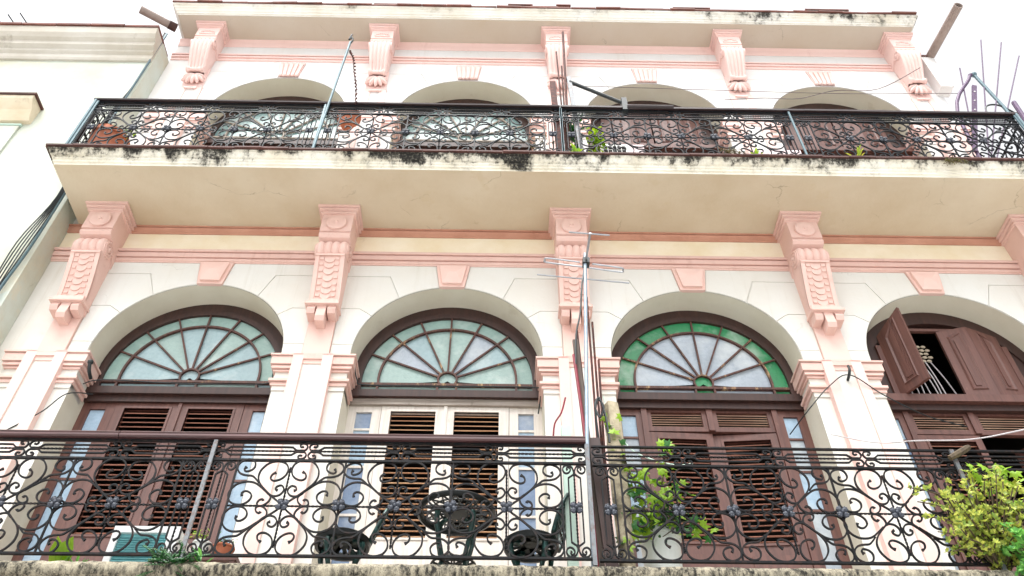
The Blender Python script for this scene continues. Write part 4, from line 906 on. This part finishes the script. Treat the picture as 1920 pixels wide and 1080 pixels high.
for i in range(4): put('hole', MB().ball((10.97 - i * .09, -.537, 10.32 - i * .232), .012), M['white_plastic'], pb)
tag(put('cable_hoop', MB().tube(cr([(10.95, -.5, 9.8), (11.0, -.5, 9.98), (11.1, -.5, 10.05), (11.22, -.5, 10.02), (11.33, -.5, 9.86)], 5), .012, 6), M['cable'], None, None, 60), 'dark cable hoop over the upper right railing', 'cable')
tag(put('pipe_stub', MB().tube([(11.2, -.6, 8.3), (11.32, -.6, 9.95)], .03, 8), M['purple']), 'short purple pipe stub at the far right railing corner', 'pipe')

# far aerial above the neighbour roof
fa = thing('roof_aerial', (-3.6, 1.5, 11.9), 'small dark aerial above the neighbour roof at top left', 'antenna')
put('mast', MB().tube([(-4.35, .9, 11.9), (-4.35, .9, 14.35)], .03, 6), M['cable'], fa)
put('boom', MB().tube([(-4.6, .9, 14.05), (-3.9, .9, 14.35)], .022, 6), M['cable'], fa)
for i in range(4):
    x = -4.5 + i * .18; put('element', MB().tube([(x - .1, .5, 14.1 + i * .07), (x + .1, 1.3, 14.1 + i * .07)], .012, 5), M['cable'], fa)

# ------------------------------------------------------------------ cast metal table and chairs
def lattice_disc(mb, cx, cy, z, r, rings, spokes, w=.012, h=.014):
    for q in rings:
        n = 36; pts = [(cx + r * q * math.cos(2 * math.pi * i / n), cy + r * q * math.sin(2 * math.pi * i / n), z) for i in range(n + 1)]
        mb.tube(pts, w * .6, 4, False)
    for i in range(spokes):
        a = 2 * math.pi * i / spokes; pa, pb_ = [], []
        for k_ in range(7):
            t = .14 + .84 * k_ / 6; sw = .55 * (t - .14); pa.append((cx + r * t * math.cos(a + sw), cy + r * t * math.sin(a + sw), z)); pb_.append((cx + r * t * math.cos(a - sw), cy + r * t * math.sin(a - sw), z))
        mb.tube(pa, w * .55, 4, False); mb.tube(pb_, w * .55, 4, False)
def curved_leg(cx, cy, a, r0, z0, r1, z1):
    ca, sa = math.cos(a), math.sin(a); f = lambda r, z: (cx + r * ca, cy + r * sa, z); h = z1 - z0
    return MB().tube(cr([f(r1 * .55, z1), f(r1 * .95, z1 - .06 * h), f(r1 * .9, z1 - .3 * h), f(r1 * .6, z1 - .62 * h), f(r0 * .8, z0 + .15 * h), f(r0, z0 + .04 * h), f(r0 * 1.08, z0)], 4), [.022] * 8 + [.018] * 12 + [.015] * 5, 6)
tx, ty, tz = 4.22, -.62, 3.64
tb = thing('patio_table', (tx, ty, LF), 'round dark green cast metal table between the two chairs', 'table')
mb = MB(); lattice_disc(mb, tx, ty, tz, .30, (.42, .66, .88), 16, .013)
put('table_top', mb, M['black_metal'], tb, None, 60)
put('table_rim', MB().lathe([(.275, -.012), (.285, -.03), (.305, -.02), (.312, 0), (.305, .014), (.275, .01), (.275, -.012)], (tx, ty, tz), 40, 'z', False), M['black_metal'], tb, None, 50)
put('centre_boss', MB().lathe([(.09, -.012), (.09, .008)], (tx, ty, tz), 20), M['black_metal'], tb)
for i in range(4): put('leg', curved_leg(tx, ty, R(45 + 90 * i), .30, LF, .20, tz - .01), M['green_metal'], tb, None, 60)
mb = MB(); lattice_disc(mb, tx, ty, 3.18, .17, (.3, .65, 1.0), 10, .016); put('lower_shelf', mb, M['black_metal'], tb, None, 60)
def chair(cx, cy, rot, label):
    t = thing('patio_chair', (cx, cy, LF), label, 'chair', 'cast metal patio chairs'); X = T(cx, cy, LF) @ Matrix.Rotation(rot, 4, 'Z')
    mb = MB(); sz = .45
    for i in range(15):
        a = math.pi * 2 * i / 15; mb.bar((.05 * math.cos(a), .05 * math.sin(a), sz), (.18 * math.cos(a), .18 * math.sin(a), sz), .032 if i % 5 else .11, .012, (0, 0, 1))
    put('seat', mb.lathe([(.0, -.006), (.06, -.006), (.06, .006), (.0, .006)], (0, 0, sz), 16), M['black_metal'], t, X)
    put('seat_rim', MB().lathe([(.165, -.01), (.18, -.05), (.205, -.045), (.215, 0), (.20, .012), (.165, .008), (.165, -.01)], (0, 0, sz), 32, 'z', False), M['black_metal'], t, X, 50)
    for i in range(4): put('leg', curved_leg(0, 0, R(45 + 90 * i), .23, 0, .19, sz - .02), M['green_metal'], t, X, 60)
    # back: leaf-shaped frame leaning outwards on the +x side with a lattice
    def bk(u, v): return (.19 + .15 * v, u, sz + .42 * v)
    out = [bk(.17 * math.sin(math.pi * min(1, .28 + q * .72)) ** .7 * s_, q) for s_ in (1,) for q in [i / 10 for i in range(11)]]
    loop = out + [(x_, -y_, z_) for x_, y_, z_ in out[::-1]]
    put('back_frame', MB().tube(loop + [loop[0]], .016, 6), M['green_metal'], t, X, 60)
    mb = MB()
    for i in range(-3, 4):
        mb.tube(cr([bk(i * .022, .02), bk(i * .045, .35), bk(i * .04, .62), bk(i * .015, .93)], 4), .0085, 4)
    for v in (.22, .42, .6, .76): mb.tube([bk(-.155 * math.sin(math.pi * (.28 + v * .72)) ** .7, v), bk(.155 * math.sin(math.pi * (.28 + v * .72)) ** .7, v)], .011, 4)
    for v, u in ((.32, .05), (.32, -.05), (.5, 0), (.5, .09), (.5, -.09), (.68, .045), (.68, -.045)): mb.ball(bk(u, v), .026, (.4, 1, 1))
    put('back_lattice', mb, M['green_metal'], t, X, 60)
    return t
chair(4.80, -.66, R(-12), 'dark green cast metal chair right of the patio table by the pale post')
chair(3.38, -.66, R(18), 'dark green cast metal chair left of the patio table')

# ------------------------------------------------------------------ air conditioner and pots on the lower left balcony
ac = thing('air_conditioner', (1.88, -.55, LF), 'white air conditioner with teal louvred grille on the lower left balcony', 'air conditioner')
ax0, ax1, ay, az0, az1 = 1.665, 2.15, -.70, LF, 3.435
put('housing', MB().box(ax0, ax1, ay + .02, -.36, az0, az1), M['ac_white'], ac)
put('front_frame', MB().box(ax0 - .005, ax0 + .045, ay - .015, ay + .019, az0, az1 + .004).box(ax1 - .075, ax1 + .005, ay - .015, ay + .019, az0, az1 + .004).box(ax0 + .045, ax1 - .075, ay - .015, ay + .019, az1 - .05, az1 + .004).box(ax0 + .045, ax1 - .075, ay - .015, ay + .019, az0, az0 + .04), M['ac_white'], ac)
me = MB().obox((0, 0, 0), ((1, 0, 0), (0, .8, .6), (0, -.6, .8)), ((ax1 - ax0 - .12) / 2, .012, .003)).mesh('grille_slat', M['ac_teal'])
for i in range(22): link('grille_slat', me, ac, T((ax0 + .045 + ax1 - .075) / 2, ay + .006, az0 + .05 + i * .0195))
put('grille_back', MB().box(ax0 + .045, ax1 - .075, ay + .0145, ay + .0195, az0 + .04, az1 - .05), M['ac_teal'], ac)
def pot(name, label, c, r, h, mat, taper=.75, cat='pot'):
    return tag(put(name, MB().lathe([(r * taper, 0), (r * .98, h * .86), (r * 1.06, h * .87), (r * 1.06, h), (r * .92, h), (r * .88, h * .9), (.0, h * .9)], c, 22), mat, None, None, 40), label, cat)
st = thing('wooden_stand', (2.42, -.5, LF), 'low brown wooden stand behind the first railing post', 'stand')
put('top', MB().box(2.20, 2.60, -.62, -.38, 3.22, 3.26), M['brown'], st)
for x, y in ((2.23, -.6), (2.57, -.6), (2.23, -.4), (2.57, -.4)): put('leg', MB().box(x - .02, x + .02, y - .015, y + .015, LF, 3.22), M['brown'], st)
pot('flower_pot', 'small white pot on the brown wooden stand', (2.29, -.55, 3.26), .07, .13, M['whitepot'])
pot('flower_pot', 'small terracotta pot on the brown wooden stand', (2.46, -.55, 3.26), .08, .10, M['terracotta'])
pot('bucket', 'large white bucket under the climbing plant by the third doorway', (5.79, -.62, LF), .155, .58, M['whitepot'], .82, 'bucket')

# ------------------------------------------------------------------ plants
def leaf_blade(mb, p, d, n, L, w):
    p, d, n = Vector(p), Vector(d).normalized(), Vector(n); n = (n - d * n.dot(d)); n = n.normalized() if n.length > 1e-5 else d.orthogonal().normalized(); s = d.cross(n)
    q = [p, p + d * L * .3 + s * w * .42 + n * L * .05, p + d * L * .65 + s * w * .5 + n * L * .06, p + d * L, p + d * L * .65 - s * w * .5 + n * L * .06, p + d * L * .3 - s * w * .42 + n * L * .05, p + d * L * .5 - n * L * .03]
    mb.add(q, [(0, 1, 6), (1, 2, 6), (2, 3, 6), (3, 4, 6), (4, 5, 6), (5, 0, 6)])
def rnd(): 
    while True:
        v = Vector((jit(1), jit(1), jit(1)))
        if .05 < v.length < 1: return v.normalized()
def plant(name, label, base, stems, mat, leafL, leafW, per, spread=.05, cat='plant', rosette=False, sr=.006):
    t = thing(name, base, label, cat); fm = MB(); sm = MB()
    for pts in stems:
        path = cr(pts, 4); n_ = len(path); sm.tube(path, [sr * (1 - .6 * i / n_) for i in range(n_)], 5)
        for i in range(per):
            k_ = min(n_ - 1, int(n_ * (.15 + .85 * (i + random.random()) / per))); p_ = Vector(path[k_]) + rnd() * spread * random.random()
            if rosette:
                ax = (rnd() + Vector((0, -.5, .7))).normalized(); m = random.randint(5, 8); o = ax.orthogonal().normalized(); o2 = ax.cross(o)
                for j in range(m):
                    a = 2 * math.pi * j / m + jit(.3); d = o * math.cos(a) + o2 * math.sin(a) + ax * random.uniform(.3, .8); s = random.uniform(.7, 1.2); leaf_blade(fm, p_, d, ax, leafL * s, leafW * s)
            else:
                d = (rnd() + Vector((0, -.3, .15))).normalized(); s = random.uniform(.65, 1.25); leaf_blade(fm, p_, d, Vector((jit(.4), -.6, .8)), leafL * s, leafW * s)
    put('stem', sm, M['stem'], t, None, 60); f = put('foliage', fm, mat, t); stuff(f); return t
def lobed_leaf():
    pts = []
    for i in range(5):
        a = R(90 + (i - 2) * 50); r = (.75, .92, 1.05, .92, .75)[i]; pts += [((r) * math.cos(a), r * math.sin(a)), (.52 * math.cos(a + R(25)), .52 * math.sin(a + R(25)))]
    pts = pts[:-1] + [(-.18, -.25), (0, -.05), (.18, -.25)]
    vs = [(x, .12 * (x * x + z * z) * (1 if x > 0 else .7), z) for x, z in pts] + [(0, -.06, .2)]; n = len(pts)
    return MB().add(vs, [(i, (i + 1) % n, n) for i in range(n)])
def vine(name, label, base, stems, leaves, mats, size, cat='plant'):
    t = thing(name, base, label, cat); sm = MB()
    for pts in stems: sm.tube(cr(pts, 5), .006, 5)
    put('stem', sm, M['stem'], t, None, 60); ms = [lobed_leaf().mesh('leaf', m) for m in mats]
    for p_ in leaves:
        s = size * random.uniform(.7, 1.25); X = T(*p_) @ Matrix.Rotation(jit(.8), 4, 'Z') @ Matrix.Rotation(jit(.9) - .35, 4, 'X') @ Matrix.Rotation(random.uniform(0, 6.28), 4, 'Y') @ Matrix.Scale(s, 4)
        link('leaf', random.choice(ms), t, X)
    return t
# climbing vine by the third doorway
vs_ = [[(5.70, -.75, 3.45), (5.62, -.9, 3.65), (5.55, -.95, 3.85), (5.5, -.95, 4.12), (5.47, -.95, 4.3)], [(5.78, -.75, 3.45), (5.8, -.9, 3.7), (5.86, -.95, 3.95), (5.88, -.95, 4.05)], [(5.8, -.7, 3.45), (6.0, -.85, 3.42), (6.08, -.9, 3.3)], [(5.65, -.75, 3.45), (5.52, -.9, 3.35), (5.5, -.95, 3.2)], [(5.7, -.8, 3.5), (5.8, -.95, 3.6), (5.98, -.98, 3.62)]]
lv = []
for st_ in vs_:
    pth = cr(st_, 5)
    for q in pth:
        for _ in range(2): lv.append((q[0] + jit(.06), q[1] + jit(.06), q[2] + jit(.06)))
for _ in range(60): lv.append((5.64 + jit(.16), -.88 + jit(.1), 3.6 + jit(.28)))
vine('climbing_vine', 'lime green climbing vine with lobed leaves behind the lower centre railing', (5.75, -.75, LF), vs_, lv, [M['leaf_lime'], M['leaf_lime'], M['leaf_green']], .06)
plant('potted_herb', 'dark green bushy plant spilling over the large white bucket', (5.86, -.62, 3.4), [[(5.8, -.68, 3.42), (5.8 + jit(.15), -.78 + jit(.1), 3.5 + jit(.1)), (5.84 + jit(.2), -.82 + jit(.1), 3.47 + jit(.15))] for _ in range(12)], M['leaf_fern'], .05, .022, 22)
# bright leaf plant at left, fern and small weeds on the edge
def leafy_upright(name, label, base, n, L, w, mat, lean=.35):
    t = thing(name, base, label, 'plant'); mb = MB()
    for i in range(n):
        a = random.uniform(0, 6.28); d = Vector((math.cos(a) * lean, math.sin(a) * lean - .1, 1)); leaf_blade(mb, Vector(base) + Vector((jit(.02), jit(.02), jit(.03))), d, Vector((math.cos(a), math.sin(a), .3)) * -1, L * random.uniform(.6, 1.1), w)
    stuff(put('foliage', mb, mat, t)); return t
t = leafy_upright('broad_leaf_plant', 'yellow green broad leafed plant at the far lower left', (1.50, -1.0, 2.93), 7, .24, .11, M['leaf_lime'])
leafy_upright('seedling', 'small green seedling left of the air conditioner', (1.66, -1.02, LF), 9, .13, .018, M['leaf_bright'], .7)
leafy_upright('seedling', 'small pointed seedling on the mossy edge by the first railing post', (2.56, -1.17, LF), 6, .13, .03, M['leaf_bright'], .9)
fr_ = thing('fern', (2.36, -1.18, LF - .04), 'dark green fern growing out of the mossy balcony edge', 'fern'); fm = MB(); sm = MB()
for i in range(46):
    a = random.uniform(math.pi * .95, math.pi * 2.05); L = random.uniform(.09, .22); up = random.uniform(-.35, 1.0); p0 = Vector((2.37 + jit(.11), -1.17, LF - .02 + jit(.03))); d = Vector((math.cos(a) * .9, -abs(math.sin(a)) * .55, up)).normalized()
    path = [p0 + d * L * s + Vector((0, 0, -.06 * s * s)) for s in (0, .25, .5, .75, 1)]; sm.tube(path, .0022, 4)
    for j in range(9):
        s = .15 + .85 * j / 9; k_ = min(3, int(s * 4)); q = path[k_].lerp(path[k_ + 1], s * 4 - k_); sd = d.cross(Vector((0, -.7, .7))).normalized()
        for sg in (-1, 1): leaf_blade(fm, q, sd * sg + d * .7, Vector((0, -.6, .8)), .034 * (1.1 - .6 * s), .012)
put('stalk', sm, M['leaf_fern'], fr_); stuff(put('frond', fm, M['leaf_fern'], fr_))
# small pot plants on the stand
plant('pot_plant', 'tiny sprig growing in the small white pot', (2.29, -.55, 3.38), [[(2.29, -.55, 3.36), (2.27 + jit(.05), -.56, 3.42), (2.27 + jit(.08), -.57, 3.48)] for _ in range(6)], M['leaf_lime'], .035, .012, 9)
plant('pot_plant', 'tiny sprig growing in the small terracotta pot on the stand', (2.46, -.55, 3.34), [[(2.46, -.55, 3.33), (2.46 + jit(.06), -.56, 3.37), (2.46 + jit(.1), -.57, 3.42)] for _ in range(6)], M['leaf_green'], .035, .012, 9)
# bushes at the lower right
stems = []
for i in range(100):
    a = random.uniform(0, 1); x = 7.70 + .68 * random.random(); z = 3.02 + .68 * random.random() * (1 - .5 * abs(a - .5)); stems.append([(8.05, -1.05, LF), ((8.05 + x) / 2, -1.15 + jit(.08), (LF + z) / 2 + .05), (x, -1.2 + jit(.14), z)])
stems += [[(8.0, -1.05, 3.0), (7.8, -1.2, 3.12 + .1 * i), (7.62 - .03 * i, -1.22, 3.16 + .12 * i)] for i in range(4)]
plant('sedum_bush', 'yellow green sedum bush overflowing the railing at the lower right corner', (8.05, -1.1, LF), stems, M['leaf_sedum'], .036, .019, 9, .05, 'bush', True, .009)
stems = [[(8.3, -1.2, 2.8), (8.15 + .4 * random.random(), -1.28 + jit(.06), 2.85 + .1 * random.random()), (8.0 + .55 * random.random(), -1.3 + jit(.1), 2.72 + .45 * random.random())] for _ in range(55)]
plant('green_bush', 'bright green small leaved bush at the bottom right corner', (8.3, -1.2, 2.8), stems, M['leaf_bright'], .045, .026, 15, .04, 'bush', True)
stems = [[(8.25, -1.0, LF), (8.22, -1.05, 3.4), (8.20, -1.1, 3.62), (8.12, -1.15, 3.72)], [(8.25, -1.0, LF), (8.3, -1.05, 3.45), (8.42, -1.1, 3.66)], [(8.25, -1.0, LF), (8.28, -1.1, 3.4), (8.33, -1.12, 3.76)], [(8.3, -1.0, LF), (8.45, -1.1, 3.4), (8.56, -1.12, 3.56)]]
t = thing('yellow_shrub', (8.25, -1.0, LF), 'yellow leafed shrub above the sedum at the lower right', 'shrub'); sm = MB()
ms = [lobed_leaf().mesh('leaf', M['leaf_yellow']), lobed_leaf().mesh('leaf', M['leaf_lime'])]
for st_ in stems:
    sm.tube(cr(st_, 5), .013, 6)
    for q in cr(st_[1:], 8):
        for _ in range(2):
            X = T(q[0] + jit(.07), q[1] - .03 + jit(.05), q[2] + jit(.05)) @ Matrix.Rotation(jit(.8), 4, 'Z') @ Matrix.Rotation(jit(.8) - .3, 4, 'X') @ Matrix.Rotation(math.pi + jit(.9), 4, 'Y') @ Matrix.Scale(.055 * random.uniform(.7, 1.3), 4); link('leaf', random.choice(ms), t, X)
put('stem', sm, M['stem'], t, None, 60)
tag(put('cut_branch', MB().tube(cr([(7.98, -1.15, 3.83), (8.08, -1.16, 3.88), (8.16, -1.16, 3.93)], 3), [.022, .024, .026, .027, .027, .026, .02], 7), M['stem'], None, None, 50), 'short cut branch resting on the lower right railing', 'branch')
# upper balcony: pots and plants
pot('planter', 'large terracotta pot in the corner of the upper left balcony', (-.13, -.72, UF), .21, .55, M['terracotta'])
plant('pot_plant', 'small green plant in the large terracotta corner pot', (-.13, -.72, 8.55), [[(-.1, -.72, 8.5), (-.05 + jit(.15), -.78, 8.6 + jit(.06)), (.02 + jit(.25), -.82, 8.62 + jit(.14))] for _ in range(10)], M['leaf_lime'], .06, .03, 8)
pot('hanging_pot', 'round terracotta pot mounted on the second upper pilaster', (2.50, -.36, 9.5), .15, .24, M['terracotta'], .5)
plant('balcony_plant', 'green leafy plant behind the upper balcony divider', (5.42, -.7, UF), [[(5.40, -.7, UF + .3), (5.40 + jit(.1), -.72, 8.75 + jit(.1)), (5.42 + jit(.14), -.75, 9.0 + jit(.22))] for _ in range(14)], M['leaf_green'], .08, .035, 14)
plant('balcony_plant', 'lime leafed plant just right of the upper balcony divider', (5.64, -.65, UF), [[(5.64, -.65, UF + .3), (5.64 + jit(.08), -.68, 8.7 + jit(.1)), (5.66 + jit(.12), -.7, 8.9 + jit(.25))] for _ in range(9)], M['leaf_lime'], .085, .05, 9)
plant('balcony_plant', 'dusty thin plant left of the upper balcony divider', (5.02, -.6, UF), [[(5.0, -.6, UF + .2), (5.0 + jit(.15), -.62, 8.6 + jit(.1)), (5.0 + jit(.25), -.65, 8.8 + jit(.2))] for _ in range(9)], M['leaf_dry'], .05, .014, 12)
leafy_upright('ledge_weed', 'bright green tuft on the upper ledge at the divider', (5.36, -1.0, UF), 16, .14, .04, M['leaf_lime'], 1.0)
leafy_upright('ledge_weed', 'yellowish tuft on the upper ledge below the fourth arch', (8.55, -.99, UF), 18, .15, .02, M['leaf_yellow'], .9)
leafy_upright('ledge_weed', 'small green tuft on the upper ledge below the third pier', (7.42, -1.0, UF), 12, .10, .025, M['leaf_lime'], 1.1)
plant('ledge_weed', 'dark tangled weed hanging from the right slab edge', (9.58, -1.02, 7.98), [[(9.6, -1.0, 7.98), (9.58 + jit(.1), -1.06, 7.92 + jit(.04)), (9.56 + jit(.18), -1.07, 7.85 + jit(.08))] for _ in range(16)], M['leaf_dry'], .03, .01, 14, .02)
plant('ledge_weed', 'dry grey weed on the upper ledge near the third arch', (7.15, -1.02, 8.0), [[(7.15, -1.0, 8.02), (7.12 + jit(.1), -1.03, 8.07 + jit(.03)), (7.1 + jit(.2), -1.04, 8.05 + jit(.06))] for _ in range(9)], M['leaf_dry'], .035, .008, 10, .02)
# crate and boards on the upper balcony
cr_ = thing('plastic_crate', (5.9, -.62, 8.55), 'white slotted plastic crate behind the upper right railing', 'crate')
put('shell', MB().box(5.74, 6.06, -.6, -.36, 8.5, 8.82), M['white_plastic'], cr_)
me = MB().box(-.022, .022, -.004, .004, -.03, .03).mesh('slot', M['hole'])
for i in range(5):
    for j in range(3): link('slot', me, cr_, T(5.79 + i * .055, -.603, 8.57 + j * .085))
put('foot', MB().box(5.76, 6.04, -.58, -.38, UF, 8.5), M['white_plastic'], cr_)
tag(put('pale_board', MB().box(5.78, 6.34, -.33, -.30, UF, 9.22), M['pinkboard']), 'pale pink board standing behind the white crate', 'board')
tag(put('pale_board', MB().box(7.75, 8.3, -.4, -.37, UF, 9.05), M['pinkboard']), 'pale board standing behind the upper railing near the fourth arch', 'board')
tag(put('red_trough', MB().extr_x([(-.62, 8.42), (-.60, 8.60), (-.42, 8.60), (-.40, 8.42)], 6.7, 7.35), M['terracotta']), 'low reddish trough behind the upper railing by the third arch', 'trough')
# rattan chair back and bars behind the open shutter
bk_ = thing('woven_blind', (9.05, .45, 5.62), 'woven blind with white cords behind the open arched shutter', 'blind')
me = MB().ball((0, 0, 0), .024, (1.3, .5, .8), 7, 5).mesh('woven_knot', M['basket'], 60)
for i in range(8):
    for j in range(5): link('woven_knot', me, bk_, T(8.80 + i * .062 + (.031 if j % 2 else 0), .42, 6.44 - j * .052))
for i in range(9): put('cord', MB().tube(cr([(8.80 + i * .055, .42, 6.22), (8.82 + i * .06 + jit(.02), .41, 5.95), (8.84 + i * .065 + jit(.04), .42, 5.6)], 4), .007, 5), M['white_cord'], bk_)
